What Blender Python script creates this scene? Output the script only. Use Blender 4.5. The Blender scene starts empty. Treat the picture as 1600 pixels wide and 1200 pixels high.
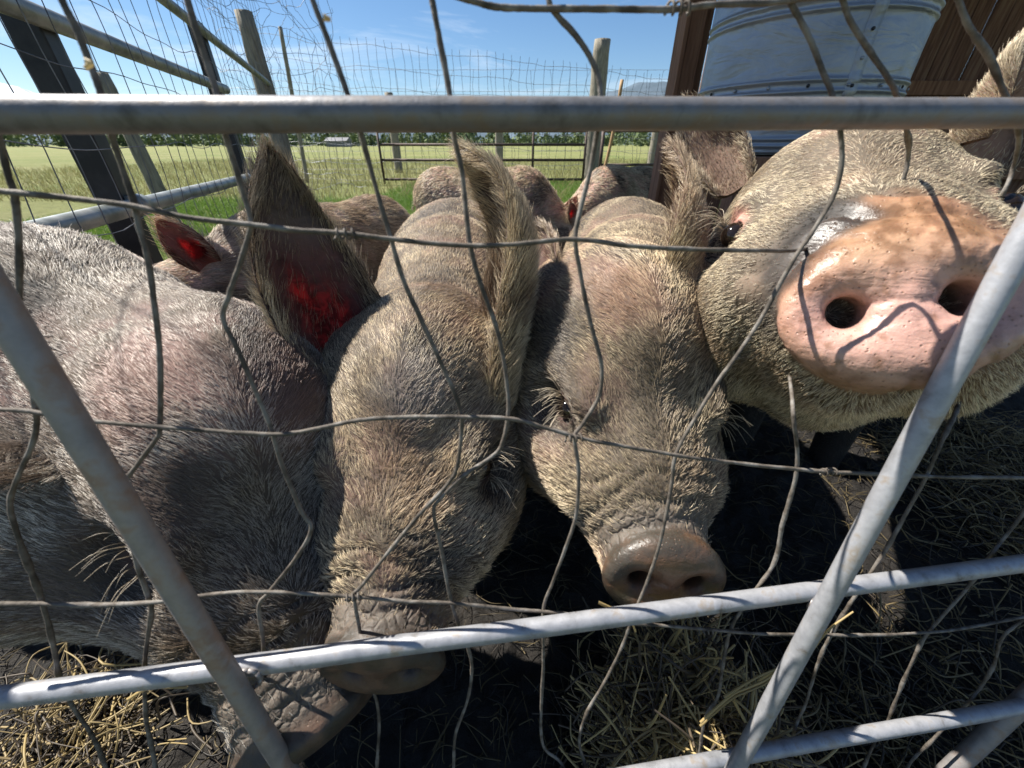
import bpy, math, random
import numpy as np
from mathutils import Vector, Matrix

rng = np.random.default_rng(7)
random.seed(7)
scene = bpy.context.scene
COL = scene.collection
DRAFT = False

# ------------------------------------------------------------------ camera, world, sun, exposure
F, CAM_H, PITCH = 603.0, 1.0, math.radians(31.8)          # focal length in pixels of a 1600 x 1200 frame
cam_data = bpy.data.cameras.new('camera')
cam = bpy.data.objects.new('camera', cam_data)
COL.objects.link(cam)
cam.location = (0, 0, CAM_H)
cam.rotation_euler = (math.radians(90) - PITCH, 0, 0)
cam_data.sensor_fit = 'HORIZONTAL'
cam_data.angle = 2 * math.atan(800 / F)
cam_data.clip_start = 0.01
cam_data.clip_end = 30000
cam_data.dof.use_dof = True
cam_data.dof.focus_distance = 0.72
cam_data.dof.aperture_fstop = (cam_data.lens * 1e-3) / 0.0022
scene.camera = cam

SUN_TO = Vector((-0.56, 0.27, 0.78)).normalized()
SUN_EL = math.asin(SUN_TO.z)
SUN_AZ = math.atan2(SUN_TO.x, SUN_TO.y)
world = bpy.data.worlds.new('World')
scene.world = world
world.use_nodes = True
wn, wl = world.node_tree.nodes, world.node_tree.links
wn.clear()
w_out = wn.new('ShaderNodeOutputWorld')
w_bg = wn.new('ShaderNodeBackground')
w_sky = wn.new('ShaderNodeTexSky')
w_sky.sky_type = 'NISHITA'
w_sky.sun_disc = False
w_sky.sun_elevation = SUN_EL
w_sky.sun_rotation = SUN_AZ
w_sky.altitude = 600
w_sky.air_density = 1.0
w_sky.dust_density = 0.4
w_sky.ozone_density = 4.0
# thin streaked cirrus
w_tc = wn.new('ShaderNodeTexCoord')
w_map = wn.new('ShaderNodeMapping')
w_map.inputs['Scale'].default_value = (1.4, 1.4, 9.0)
w_map.inputs['Rotation'].default_value = (0.0, 0.16, 0.3)
w_noise = wn.new('ShaderNodeTexNoise')
w_noise.inputs['Scale'].default_value = 1.9
w_noise.inputs['Detail'].default_value = 7
w_noise.inputs['Roughness'].default_value = 0.62
w_noise.inputs['Distortion'].default_value = 0.6
w_ramp = wn.new('ShaderNodeValToRGB')
w_ramp.color_ramp.elements[0].position = 0.50
w_ramp.color_ramp.elements[0].color = (0, 0, 0, 1)
w_ramp.color_ramp.elements[1].position = 0.80
w_ramp.color_ramp.elements[1].color = (0.55, 0.55, 0.55, 1)
w_mix = wn.new('ShaderNodeMixRGB')
w_mix.inputs['Color2'].default_value = (9.0, 9.6, 10.4, 1)
wl.new(w_tc.outputs['Generated'], w_map.inputs['Vector'])
wl.new(w_map.outputs['Vector'], w_noise.inputs['Vector'])
wl.new(w_noise.outputs['Fac'], w_ramp.inputs['Fac'])
wl.new(w_ramp.outputs['Color'], w_mix.inputs['Fac'])
w_hsv = wn.new('ShaderNodeHueSaturation')
w_hsv.inputs['Saturation'].default_value = 1.12
wl.new(w_sky.outputs['Color'], w_hsv.inputs['Color'])
wl.new(w_hsv.outputs['Color'], w_mix.inputs['Color1'])
wl.new(w_mix.outputs['Color'], w_bg.inputs['Color'])
w_bg.inputs['Strength'].default_value = 0.058
wl.new(w_bg.outputs['Background'], w_out.inputs['Surface'])

sun_data = bpy.data.lights.new('sun', 'SUN')
sun_data.energy = 5.0
sun_data.angle = math.radians(0.55)
sun_data.color = (1.0, 0.95, 0.87)
sun = bpy.data.objects.new('sun', sun_data)
sun.rotation_euler = SUN_TO.to_track_quat('Z', 'Y').to_euler()
sun.location = (-6, 3, 8)
COL.objects.link(sun)

vs = scene.view_settings
vs.view_transform = 'Standard'
vs.look = 'None'
vs.exposure = 1.14
vs.gamma = 1
vs.use_curve_mapping = False
scene.cycles.use_denoising = True
scene.cycles.max_bounces = 7
scene.cycles.transparent_max_bounces = 8
scene.cycles.sample_clamp_indirect = 6
try:
    scene.cycles_curves.shape = 'RIBBONS'
except Exception:
    pass

# ------------------------------------------------------------------ helpers
CAM = np.array([0, 0, CAM_H])
FWD = np.array([0, math.cos(PITCH), -math.sin(PITCH)])
UP = np.array([0, math.sin(PITCH), math.cos(PITCH)])
RIGHT = np.array([1.0, 0, 0])


def ray(px, py):
    return (px - 800) / F * RIGHT + (600 - py) / F * UP + FWD


def P(px, py, rng_):
    """world point seen at a pixel of the 1600 x 1200 frame, at a distance in metres"""
    r = ray(px, py)
    return CAM + r / np.linalg.norm(r) * rng_


def PY(px, py, y):
    """world point seen at a pixel, at world depth y"""
    r = ray(px, py)
    return CAM + r * (y / r[1])


def nrm(v):
    v = np.asarray(v, float)
    return v / max(np.linalg.norm(v), 1e-9)


def tag(o, label=None, cat=None, group=None, kind=None):
    if label: o['label'] = label
    if cat: o['category'] = cat
    if group: o['group'] = group
    if kind: o['kind'] = kind
    return o


def link(o, parent=None):
    COL.objects.link(o)
    if parent is not None:
        o.parent = parent
    return o


def empty(name, loc=(0, 0, 0)):
    o = bpy.data.objects.new(name, None)
    o.location = loc
    o.empty_display_size = 0.1
    return link(o)


class MB:
    """collects simple shapes in world space and links them as one mesh"""
    def __init__(self):
        self.v, self.f, self.n = [], [], 0

    def add(self, verts, faces):
        verts = np.asarray(verts, float)
        self.v.append(verts)
        self.f.extend([tuple(int(i) + self.n for i in fc) for fc in faces])
        self.n += len(verts)

    def box(self, c, size, rot=None):
        s = np.asarray(size, float) / 2
        v = np.array([[x, y, z] for x in (-1, 1) for y in (-1, 1) for z in (-1, 1)]) * s
        if rot is not None:
            v = v @ np.asarray(rot).T
        self.add(v + np.asarray(c), [(0, 1, 3, 2), (4, 6, 7, 5), (0, 4, 5, 1), (2, 3, 7, 6), (0, 2, 6, 4), (1, 5, 7, 3)])

    def tube(self, pts, r, n=8, cap=True, jitter=0.0):
        pts = np.asarray(pts, float)
        m = len(pts)
        r = np.broadcast_to(np.asarray(r, float), (m,))
        t = np.gradient(pts, axis=0)
        t /= np.maximum(np.linalg.norm(t, axis=1, keepdims=True), 1e-9)
        ref = np.array([0, 0, 1.0]) if abs(t[0][2]) < 0.9 else np.array([1.0, 0, 0])
        u = np.cross(t[0], ref); u /= np.linalg.norm(u)
        rings = []
        for i in range(m):
            u = u - t[i] * (u @ t[i]); u /= max(np.linalg.norm(u), 1e-9)
            w = np.cross(t[i], u)
            a = np.linspace(0, 2 * np.pi, n, endpoint=False)
            rr = r[i] * (1 + (jitter * rng.normal(size=n) if jitter else 0))
            rings.append(pts[i] + (np.cos(a) * rr)[:, None] * u + (np.sin(a) * rr)[:, None] * w)
        faces = []
        for i in range(m - 1):
            for k in range(n):
                k2 = (k + 1) % n
                faces.append((i * n + k, i * n + k2, (i + 1) * n + k2, (i + 1) * n + k))
        if cap:
            faces.append(tuple(range(n - 1, -1, -1)))
            faces.append(tuple((m - 1) * n + k for k in range(n)))
        self.add(np.concatenate(rings), faces)

    def build(self, name, mat, parent=None, smooth=False, origin=None):
        return mesh_obj(name, np.concatenate(self.v), self.f, mat, parent, smooth, origin)


def mesh_obj(name, v, f, mat, parent=None, smooth=False, origin=None):
    me = bpy.data.meshes.new(name)
    v = np.asarray(v, float)
    o = bpy.data.objects.new(name, me)
    if origin is not None:
        v = v - np.asarray(origin)
    if parent is not None:
        v = v - np.asarray(parent.location)
    if isinstance(f, np.ndarray):
        k = f.shape[1]
        me.vertices.add(len(v)); me.vertices.foreach_set('co', v.astype(np.float32).ravel())
        me.loops.add(f.size); me.loops.foreach_set('vertex_index', f.astype(np.int32).ravel())
        me.polygons.add(len(f)); me.polygons.foreach_set('loop_start', np.arange(0, f.size, k, dtype=np.int32))
        me.update(calc_edges=True)
        me.validate()
    else:
        me.from_pydata(v.tolist(), [], f)
        me.update()
    if origin is not None:
        o.location = origin
    if mat is not None:
        me.materials.append(mat)
    if smooth:
        me.polygons.foreach_set('use_smooth', np.ones(len(me.polygons), dtype=bool))
    return link(o, parent)


def catmull(pts, n):
    pts = np.asarray(pts, float)
    if len(pts) == 2:
        t = np.linspace(0, 1, n)[:, None]
        return pts[0] * (1 - t) + pts[1] * t
    p = np.vstack([2 * pts[0] - pts[1], pts, 2 * pts[-1] - pts[-2]])
    seg = len(pts) - 1
    out = []
    for q in np.linspace(0, seg, n):
        i = min(int(q), seg - 1); t = q - i
        a, b, c, d = p[i], p[i + 1], p[i + 2], p[i + 3]
        out.append(0.5 * ((2 * b) + (c - a) * t + (2 * a - 5 * b + 4 * c - d) * t * t + (-a + 3 * b - 3 * c + d) * t ** 3))
    return np.array(out)


NROT = np.array(Matrix.Rotation(0.93, 3, Vector((0.5, 0.7, 0.4)).normalized()))


def vnoise(p, scale, seed=0):
    """smooth value noise in 0..1 at points p (N,3)"""
    q = (np.asarray(p, np.float64) @ NROT) / scale + seed * 17.31 + 1000.0
    i = np.floor(q).astype(np.int64); f = q - i
    f = f * f * (3 - 2 * f)

    def h(a, b, c):
        n = (a * 374761393 + b * 668265263 + c * 2147483647 + seed * 144665) & 0x7fffffff
        n = ((n ^ (n >> 13)) * 1274126177) & 0x7fffffff
        n = n ^ (n >> 16)
        return (n & 0xffff) / 65535.0
    r = 0
    for dx in (0, 1):
        for dy in (0, 1):
            for dz in (0, 1):
                w = (f[:, 0] if dx else 1 - f[:, 0]) * (f[:, 1] if dy else 1 - f[:, 1]) * (f[:, 2] if dz else 1 - f[:, 2])
                r = r + w * h(i[:, 0] + dx, i[:, 1] + dy, i[:, 2] + dz)
    return r


def fbm(p, scale, seed=0, octaves=3):
    r, a, t = 0, 1.0, 0
    for k in range(octaves):
        r = r + a * vnoise(p, scale / 2 ** k, seed + k); t += a; a *= 0.5
    return r / t


def smooth01(x, a, b):
    t = np.clip((x - a) / (b - a), 0, 1)
    return t * t * (3 - 2 * t)


# ------------------------------------------------------------------ materials
def mat_new(name):
    m = bpy.data.materials.new(name)
    m.use_nodes = True
    nt = m.node_tree
    return m, nt, nt.nodes, nt.links, nt.nodes['Principled BSDF']


def noise_node(nt, scale, detail=4, rough=0.6, coord=None, dist=0):
    n = nt.nodes.new('ShaderNodeTexNoise')
    n.inputs['Scale'].default_value = scale
    n.inputs['Detail'].default_value = detail
    n.inputs['Roughness'].default_value = rough
    n.inputs['Distortion'].default_value = dist
    if coord is not None:
        nt.links.new(coord, n.inputs['Vector'])
    return n


def ramp_node(nt, fac, stops):
    r = nt.nodes.new('ShaderNodeValToRGB')
    e = r.color_ramp.elements
    while len(e) < len(stops):
        e.new(0.5)
    for k, (p, c) in enumerate(stops):
        e[k].position = p
        e[k].color = (*c, 1) if len(c) == 3 else c
    nt.links.new(fac, r.inputs['Fac'])
    return r


def bump_node(nt, height, strength, dist, bsdf, prev=None):
    b = nt.nodes.new('ShaderNodeBump')
    b.inputs['Strength'].default_value = strength
    b.inputs['Distance'].default_value = dist
    nt.links.new(height, b.inputs['Height'])
    if prev is not None:
        nt.links.new(prev.outputs['Normal'], b.inputs['Normal'])
    nt.links.new(b.outputs['Normal'], bsdf.inputs['Normal'])
    return b


def mat_noise(name, stops, scale=20, detail=5, rough=0.8, metal=0.0, bump=0.3, bdist=0.004, bscale=None, stretch=None, spec=0.3):
    m, nt, N, L, b = mat_new(name)
    tc = N.new('ShaderNodeTexCoord')
    co = tc.outputs['Object']
    if stretch:
        mp = N.new('ShaderNodeMapping')
        mp.inputs['Scale'].default_value = stretch
        L.new(co, mp.inputs['Vector']); co = mp.outputs['Vector']
    n = noise_node(nt, scale, detail, 0.62, co, 0.2)
    r = ramp_node(nt, n.outputs['Fac'], stops)
    L.new(r.outputs['Color'], b.inputs['Base Color'])
    b.inputs['Roughness'].default_value = rough
    b.inputs['Metallic'].default_value = metal
    b.inputs['Specular IOR Level'].default_value = spec
    if bump:
        n2 = noise_node(nt, bscale or scale * 2, 5, 0.65, co)
        bump_node(nt, n2.outputs['Fac'], bump, bdist, b)
    return m


M = {}
M['tube'] = mat_noise('galvanised_tube', [(0.28, (0.17, 0.155, 0.14)), (0.38, (0.28, 0.285, 0.30)), (0.55, (0.37, 0.375, 0.395)), (0.66, (0.32, 0.28, 0.24)), (0.74, (0.40, 0.405, 0.42))], 46, 8, 0.48, 0.35, 0.25, 0.0012, 160)
M['tube_shaded'] = mat_noise('shaded_tube', [(0.28, (0.10, 0.095, 0.09)), (0.5, (0.19, 0.19, 0.20)), (0.66, (0.20, 0.17, 0.145)), (0.74, (0.24, 0.24, 0.25))], 46, 8, 0.5, 0.4, 0.3, 0.0012, 160)  # darker copy of the galvanised tube, painting shade onto the top rail
M['tube_worn'] = mat_noise('worn_tube', [(0.3, (0.20, 0.19, 0.19)), (0.5, (0.29, 0.27, 0.26)), (0.62, (0.27, 0.20, 0.16)), (0.75, (0.34, 0.33, 0.33))], 30, 6, 0.5, 0.35, 0.3, 0.0014, 140)
M['wire'] = mat_noise('muddy_wire', [(0.35, (0.06, 0.05, 0.04)), (0.5, (0.14, 0.12, 0.10)), (0.62, (0.21, 0.195, 0.175))], 55, 5, 0.7, 0.15, 0.5, 0.002, 220)
M['thin_wire'] = mat_noise('thin_wire', [(0.4, (0.10, 0.11, 0.13)), (0.6, (0.20, 0.21, 0.23))], 10, 3, 0.55, 0.4, 0)
M['black_steel'] = mat_noise('black_steel', [(0.4, (0.012, 0.013, 0.016)), (0.65, (0.03, 0.031, 0.034))], 14, 5, 0.45, 0.0, 0.2, 0.002)
M['green_rail'] = mat_noise('weathered_rail', [(0.35, (0.16, 0.18, 0.17)), (0.5, (0.26, 0.28, 0.27)), (0.65, (0.36, 0.37, 0.36))], 12, 6, 0.45, 0.45, 0.2, 0.002)
M['brown_rail'] = mat_noise('brown_rail', [(0.4, (0.05, 0.035, 0.028)), (0.62, (0.09, 0.06, 0.05))], 10, 4, 0.6, 0.2, 0)
M['wood_post'] = mat_noise('weathered_post', [(0.3, (0.13, 0.115, 0.09)), (0.5, (0.24, 0.215, 0.17)), (0.7, (0.33, 0.30, 0.24))], 9, 7, 0.85, 0, 0.7, 0.012, 16, (5, 5, 0.7))
M['shed_wood'] = mat_noise('shed_timber', [(0.3, (0.12, 0.055, 0.032)), (0.5, (0.23, 0.115, 0.068)), (0.7, (0.30, 0.17, 0.105))], 7, 7, 0.8, 0, 0.6, 0.008, 14, (6, 6, 0.5))
M['shed_board'] = mat_noise('shed_board', [(0.3, (0.07, 0.035, 0.025)), (0.5, (0.15, 0.075, 0.05)), (0.7, (0.25, 0.16, 0.11))], 6, 7, 0.85, 0, 0.6, 0.008, 12, (8, 8, 0.5))
M['roof'] = mat_noise('roof_sheet', [(0.4, (0.2, 0.2, 0.2)), (0.6, (0.3, 0.3, 0.3))], 4, 4, 0.6, 0.4, 0)


def make_tank_mat():
    m, nt, N, L, b = mat_new('galvanised_sheet')
    tc = N.new('ShaderNodeTexCoord')
    n = noise_node(nt, 5, 7, 0.65, tc.outputs['Object'], 0.4)
    r = ramp_node(nt, n.outputs['Fac'], [(0.3, (0.21, 0.23, 0.26)), (0.5, (0.27, 0.29, 0.325)), (0.72, (0.31, 0.33, 0.365))])
    L.new(r.outputs['Color'], b.inputs['Base Color'])
    b.inputs['Metallic'].default_value = 0.6
    rr = N.new('ShaderNodeMapRange')
    rr.inputs['To Min'].default_value = 0.34; rr.inputs['To Max'].default_value = 0.56
    n2 = noise_node(nt, 12, 6, 0.7, tc.outputs['Object'])
    L.new(n2.outputs['Fac'], rr.inputs['Value']); L.new(rr.outputs['Result'], b.inputs['Roughness'])
    mp = N.new('ShaderNodeMapping'); mp.inputs['Scale'].default_value = (1, 1, 3)
    L.new(tc.outputs['Object'], mp.inputs['Vector'])
    n3 = noise_node(nt, 4.5, 4, 0.55, mp.outputs['Vector'], 0.8)
    bp = bump_node(nt, n3.outputs['Fac'], 0.35, 0.03, b)
    n4 = noise_node(nt, 60, 4, 0.6, tc.outputs['Object'])
    bump_node(nt, n4.outputs['Fac'], 0.1, 0.003, b, bp)
    return m


M['tank'] = make_tank_mat()


def make_ground_mat():
    m, nt, N, L, b = mat_new('pen_mud')
    tc = N.new('ShaderNodeTexCoord')
    n = noise_node(nt, 6, 8, 0.7, tc.outputs['Object'], 0.4)
    r = ramp_node(nt, n.outputs['Fac'], [(0.3, (0.008, 0.0065, 0.0055)), (0.5, (0.02, 0.016, 0.012)), (0.72, (0.055, 0.044, 0.032))])
    L.new(r.outputs['Color'], b.inputs['Base Color'])
    b.inputs['Roughness'].default_value = 0.72
    n2 = noise_node(nt, 28, 8, 0.75, tc.outputs['Object'])
    bp = bump_node(nt, n2.outputs['Fac'], 1.0, 0.06, b)
    n3 = noise_node(nt, 110, 6, 0.7, tc.outputs['Object'])
    bump_node(nt, n3.outputs['Fac'], 0.8, 0.012, b, bp)
    return m


def make_field_mat():
    m, nt, N, L, b = mat_new('meadow')
    tc = N.new('ShaderNodeTexCoord')
    n = noise_node(nt, 0.16, 6, 0.65, tc.outputs['Object'], 0.5)
    n2 = noise_node(nt, 3.5, 8, 0.8, tc.outputs['Object'])
    mx = N.new('ShaderNodeMixRGB'); mx.blend_type = 'OVERLAY'; mx.inputs['Fac'].default_value = 0.75
    r = ramp_node(nt, n.outputs['Fac'], [(0.3, (0.12, 0.155, 0.045)), (0.5, (0.185, 0.195, 0.07)), (0.7, (0.24, 0.225, 0.11))])
    L.new(r.outputs['Color'], mx.inputs['Color1'])
    r2 = ramp_node(nt, n2.outputs['Fac'], [(0.25, (0.25, 0.25, 0.25)), (0.75, (0.75, 0.75, 0.75))])
    L.new(r2.outputs['Color'], mx.inputs['Color2'])
    L.new(mx.outputs['Color'], b.inputs['Base Color'])
    b.inputs['Roughness'].default_value = 0.9
    b.inputs['Specular IOR Level'].default_value = 0.15
    bump_node(nt, n2.outputs['Fac'], 0.8, 0.15, b)
    return m


M['mud'] = make_ground_mat()
M['field'] = make_field_mat()


def make_attr_mat(name, rough, spec=0.25, trans=0.0, tip=None):
    """colour from the 'tint' attribute of the mesh or strands"""
    m, nt, N, L, b = mat_new(name)
    at = N.new('ShaderNodeAttribute'); at.attribute_name = 'tint'
    src = at.outputs['Color']
    if tip:
        hi = N.new('ShaderNodeHairInfo')
        mr = ramp_node(nt, hi.outputs['Intercept'], tip)
        mx = N.new('ShaderNodeMixRGB'); mx.blend_type = 'MULTIPLY'; mx.inputs['Fac'].default_value = 1
        L.new(src, mx.inputs['Color1']); L.new(mr.outputs['Color'], mx.inputs['Color2'])
        src = mx.outputs['Color']
    L.new(src, b.inputs['Base Color'])
    b.inputs['Roughness'].default_value = rough
    b.inputs['Specular IOR Level'].default_value = spec
    if trans:
        tr = N.new('ShaderNodeBsdfTranslucent'); L.new(src, tr.inputs['Color'])
        ms = N.new('ShaderNodeMixShader'); ms.inputs['Fac'].default_value = trans
        L.new(b.outputs['BSDF'], ms.inputs[1]); L.new(tr.outputs['BSDF'], ms.inputs[2])
        L.new(ms.outputs['Shader'], N['Material Output'].inputs['Surface'])
    return m


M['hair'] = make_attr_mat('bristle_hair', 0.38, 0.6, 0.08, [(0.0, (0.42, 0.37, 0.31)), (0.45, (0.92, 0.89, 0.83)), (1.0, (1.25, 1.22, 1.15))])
M['straw'] = make_attr_mat('straw_stalks', 0.5, 0.35, 0.15)
M['grass'] = make_attr_mat('grass_blades', 0.55, 0.3, 0.35)


def make_skin_mat():
    m, nt, N, L, b = mat_new('pig_skin')
    tc = N.new('ShaderNodeTexCoord')
    at = N.new('ShaderNodeAttribute'); at.attribute_name = 'tint'
    wet = N.new('ShaderNodeAttribute'); wet.attribute_name = 'wet'
    ear = N.new('ShaderNodeAttribute'); ear.attribute_name = 'ear'
    pores = N.new('ShaderNodeTexVoronoi'); pores.inputs['Scale'].default_value = 210
    pores.inputs['Randomness'].default_value = 1.0
    L.new(tc.outputs['Object'], pores.inputs['Vector'])
    nmask = noise_node(nt, 34, 4, 0.6, tc.outputs['Object'])
    pr = ramp_node(nt, pores.outputs['Distance'], [(0.10, (1, 1, 1)), (0.24, (0, 0, 0))])
    mr = ramp_node(nt, nmask.outputs['Fac'], [(0.36, (0, 0, 0)), (0.50, (1, 1, 1))])
    dots = N.new('ShaderNodeMath'); dots.operation = 'MULTIPLY'
    L.new(pr.outputs['Color'], dots.inputs[0]); L.new(mr.outputs['Color'], dots.inputs[1])
    d2 = N.new('ShaderNodeMath'); d2.operation = 'MULTIPLY'
    L.new(dots.outputs[0], d2.inputs[0]); L.new(wet.outputs['Fac'], d2.inputs[1])
    d3 = N.new('ShaderNodeMath'); d3.operation = 'MULTIPLY'; d3.inputs[1].default_value = 0.6
    L.new(d2.outputs[0], d3.inputs[0])
    # mottling of dirt on the skin itself
    nd = noise_node(nt, 22, 8, 0.7, tc.outputs['Object'], 0.6)
    rd = ramp_node(nt, nd.outputs['Fac'], [(0.34, (0.50, 0.45, 0.40)), (0.52, (0.95, 0.93, 0.91)), (0.7, (1.12, 1.07, 1.02))])
    mul = N.new('ShaderNodeMixRGB'); mul.blend_type = 'MULTIPLY'; mul.inputs['Fac'].default_value = 0.85
    L.new(at.outputs['Color'], mul.inputs['Color1']); L.new(rd.outputs['Color'], mul.inputs['Color2'])
    mx = N.new('ShaderNodeMixRGB'); mx.inputs['Color2'].default_value = (0.13, 0.06, 0.025, 1)
    L.new(d3.outputs[0], mx.inputs['Fac']); L.new(mul.outputs['Color'], mx.inputs['Color1'])
    L.new(mx.outputs['Color'], b.inputs['Base Color'])
    mrg = N.new('ShaderNodeMapRange')
    mrg.inputs['To Min'].default_value = 0.78; mrg.inputs['To Max'].default_value = 0.33
    L.new(wet.outputs['Fac'], mrg.inputs['Value'])
    nw = noise_node(nt, 60, 5, 0.6, tc.outputs['Object'])
    ad = N.new('ShaderNodeMath'); ad.operation = 'MULTIPLY_ADD'; ad.inputs[1].default_value = 0.35
    sb = N.new('ShaderNodeMath'); sb.operation = 'SUBTRACT'; sb.inputs[1].default_value = 0.5
    L.new(nw.outputs['Fac'], sb.inputs[0]); L.new(sb.outputs[0], ad.inputs[0]); L.new(mrg.outputs['Result'], ad.inputs[2])
    L.new(ad.outputs[0], b.inputs['Roughness'])
    b.inputs['Specular IOR Level'].default_value = 0.42
    b.inputs['Subsurface Weight'].default_value = 0.12
    b.inputs['Subsurface Radius'].default_value = (0.006, 0.002, 0.0012)
    b.inputs['Subsurface Scale'].default_value = 1.0
    # fine wrinkles + pores
    nb = noise_node(nt, 120, 5, 0.65, tc.outputs['Object'], 0.3)
    bp = bump_node(nt, nb.outputs['Fac'], 0.45, 0.0022, b)
    inv = N.new('ShaderNodeMath'); inv.operation = 'SUBTRACT'; inv.inputs[0].default_value = 1
    L.new(d2.outputs[0], inv.inputs[1])
    bp2 = bump_node(nt, inv.outputs[0], 0.5, 0.0012, b, bp)
    mp = N.new('ShaderNodeMapping'); mp.inputs['Scale'].default_value = (1, 1, 2.6)
    L.new(tc.outputs['Object'], mp.inputs['Vector'])
    wr = noise_node(nt, 55, 3, 0.5, mp.outputs['Vector'], 1.4)
    bp3 = bump_node(nt, wr.outputs['Fac'], 0.25, 0.003, b, bp2)
    # cracked, folded hide over the snout
    ck = N.new('ShaderNodeAttribute'); ck.attribute_name = 'crack'
    vo = N.new('ShaderNodeTexVoronoi'); vo.feature = 'DISTANCE_TO_EDGE'; vo.inputs['Scale'].default_value = 85
    wv = N.new('ShaderNodeVectorMath'); wv.operation = 'MULTIPLY_ADD'; wv.inputs[1].default_value = (0.012, 0.012, 0.012)
    wn_ = noise_node(nt, 40, 3, 0.6, tc.outputs['Object'])
    L.new(wn_.outputs['Color'], wv.inputs[0]); L.new(tc.outputs['Object'], wv.inputs[2]); L.new(wv.outputs[0], vo.inputs['Vector'])
    cr = ramp_node(nt, vo.outputs['Distance'], [(0.0, (0, 0, 0)), (0.22, (1, 1, 1))])
    cm = N.new('ShaderNodeMath'); cm.operation = 'MULTIPLY'
    L.new(cr.outputs['Color'], cm.inputs[0]); L.new(ck.outputs['Fac'], cm.inputs[1])
    bump_node(nt, cm.outputs[0], 0.6, 0.003, b, bp3)
    # thin ear skin lets the sun through
    tr = N.new('ShaderNodeBsdfTranslucent'); tr.inputs['Color'].default_value = (0.98, 0.13, 0.10, 1)
    vein = noise_node(nt, 48, 6, 0.7, tc.outputs['Object'], 0.8)
    vr = ramp_node(nt, vein.outputs['Fac'], [(0.42, (0.10, 0.010, 0.012)), (0.58, (0.46, 0.07, 0.075))])
    L.new(vr.outputs['Color'], tr.inputs['Color'])
    ms = N.new('ShaderNodeMixShader')
    L.new(ear.outputs['Fac'], ms.inputs['Fac'])
    L.new(b.outputs['BSDF'], ms.inputs[1]); L.new(tr.outputs['BSDF'], ms.inputs[2])
    L.new(ms.outputs['Shader'], N['Material Output'].inputs['Surface'])
    return m


M['skin'] = make_skin_mat()
m_, nt_, N_, L_, b_ = mat_new('eye_wet')
b_.inputs['Base Color'].default_value = (0.012, 0.008, 0.006, 1)
b_.inputs['Roughness'].default_value = 0.08
M['eye'] = m_

# ------------------------------------------------------------------ strands (hair, straw, grass) as curve objects
def strands(name, pts, rad, col, mat, parent=None, origin=None):
    """pts (N,K,3), rad (N,K), col (N,3)"""
    n, k, _ = pts.shape
    off = np.zeros(3)
    if parent is not None: off = np.array(parent.location)
    elif origin is not None: off = np.asarray(origin)
    cu = bpy.data.hair_curves.new(name)
    cu.add_curves([k] * n)
    cu.attributes['position'].data.foreach_set('vector', (pts - off).astype(np.float32).ravel())
    ra = cu.attributes.get('radius') or cu.attributes.new('radius', 'FLOAT', 'POINT')
    ra.data.foreach_set('value', rad.astype(np.float32).ravel())
    ca = cu.attributes.new('tint', 'FLOAT_COLOR', 'CURVE')
    ca.data.foreach_set('color', np.concatenate([col, np.ones((n, 1))], 1).astype(np.float32).ravel())
    cu.materials.append(mat)
    o = bpy.data.objects.new(name, cu)
    if parent is None and origin is not None:
        o.location = origin
    return link(o, parent)

# ------------------------------------------------------------------ ground, field, hills, far trees
def ground_pt(px, py, z=0.0):
    r = ray(px, py)
    return CAM + r * ((z - CAM_H) / r[2])


def mud_height(x, y):
    p = np.stack([x, y, np.zeros_like(x)], 1)
    return 0.006 + 0.085 * (fbm(p, 0.42, 3, 3) - 0.35) + 0.055 * (fbm(p, 0.10, 8, 3) - 0.4) + 0.022 * (np.abs(fbm(p, 0.045, 18, 2) - 0.5) * 2 - 0.3)


g = mesh_obj('field', [(-9000, -60, -0.03), (9000, -60, -0.03), (9000, 9000, -0.03), (-9000, 9000, -0.03)], [(0, 1, 2, 3)], M['field'])
tag(g, kind='structure')
ax_ = np.concatenate([np.linspace(-3.4, -1.2, 60, endpoint=False), np.linspace(-1.2, 1.8, 300, endpoint=False), np.linspace(1.8, 5.0, 70)])
ay_ = np.concatenate([np.linspace(-1.2, -0.3, 20, endpoint=False), np.linspace(-0.3, 1.8, 210, endpoint=False), np.linspace(1.8, 6.4, 110)])
nx, ny = len(ax_), len(ay_)
gx, gy = np.meshgrid(ax_, ay_, indexing='ij')
ed = np.minimum.reduce([gx + 3.4, 5.0 - gx, gy + 1.2, 6.4 - gy])
wob = (fbm(np.stack([gx.ravel(), gy.ravel(), 0 * gx.ravel()], 1), 0.9, 15, 2) - 0.5).reshape(gx.shape)
gz = mud_height(gx.ravel(), gy.ravel()).reshape(gx.shape) * smooth01(ed, 0, 0.6) - 0.10 * (1 - smooth01(ed + 0.9 * wob, 0.0, 0.7))
gi = np.arange(nx * ny).reshape(nx, ny)
gq = np.stack([gi[:-1, :-1], gi[1:, :-1], gi[1:, 1:], gi[:-1, 1:]], -1).reshape(-1, 4)
g = mesh_obj('ground', np.stack([gx, gy, gz], -1).reshape(-1, 3), gq, M['mud'], None, True)
tag(g, kind='structure')

M['hill'] = mat_noise('hazy_forest_hill', [(0.3, (0.055, 0.085, 0.11)), (0.55, (0.085, 0.12, 0.155)), (0.75, (0.12, 0.155, 0.19))], 0.004, 8, 0.95, 0, 0)  # distance haze is painted into the base colour as blue-grey


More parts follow.
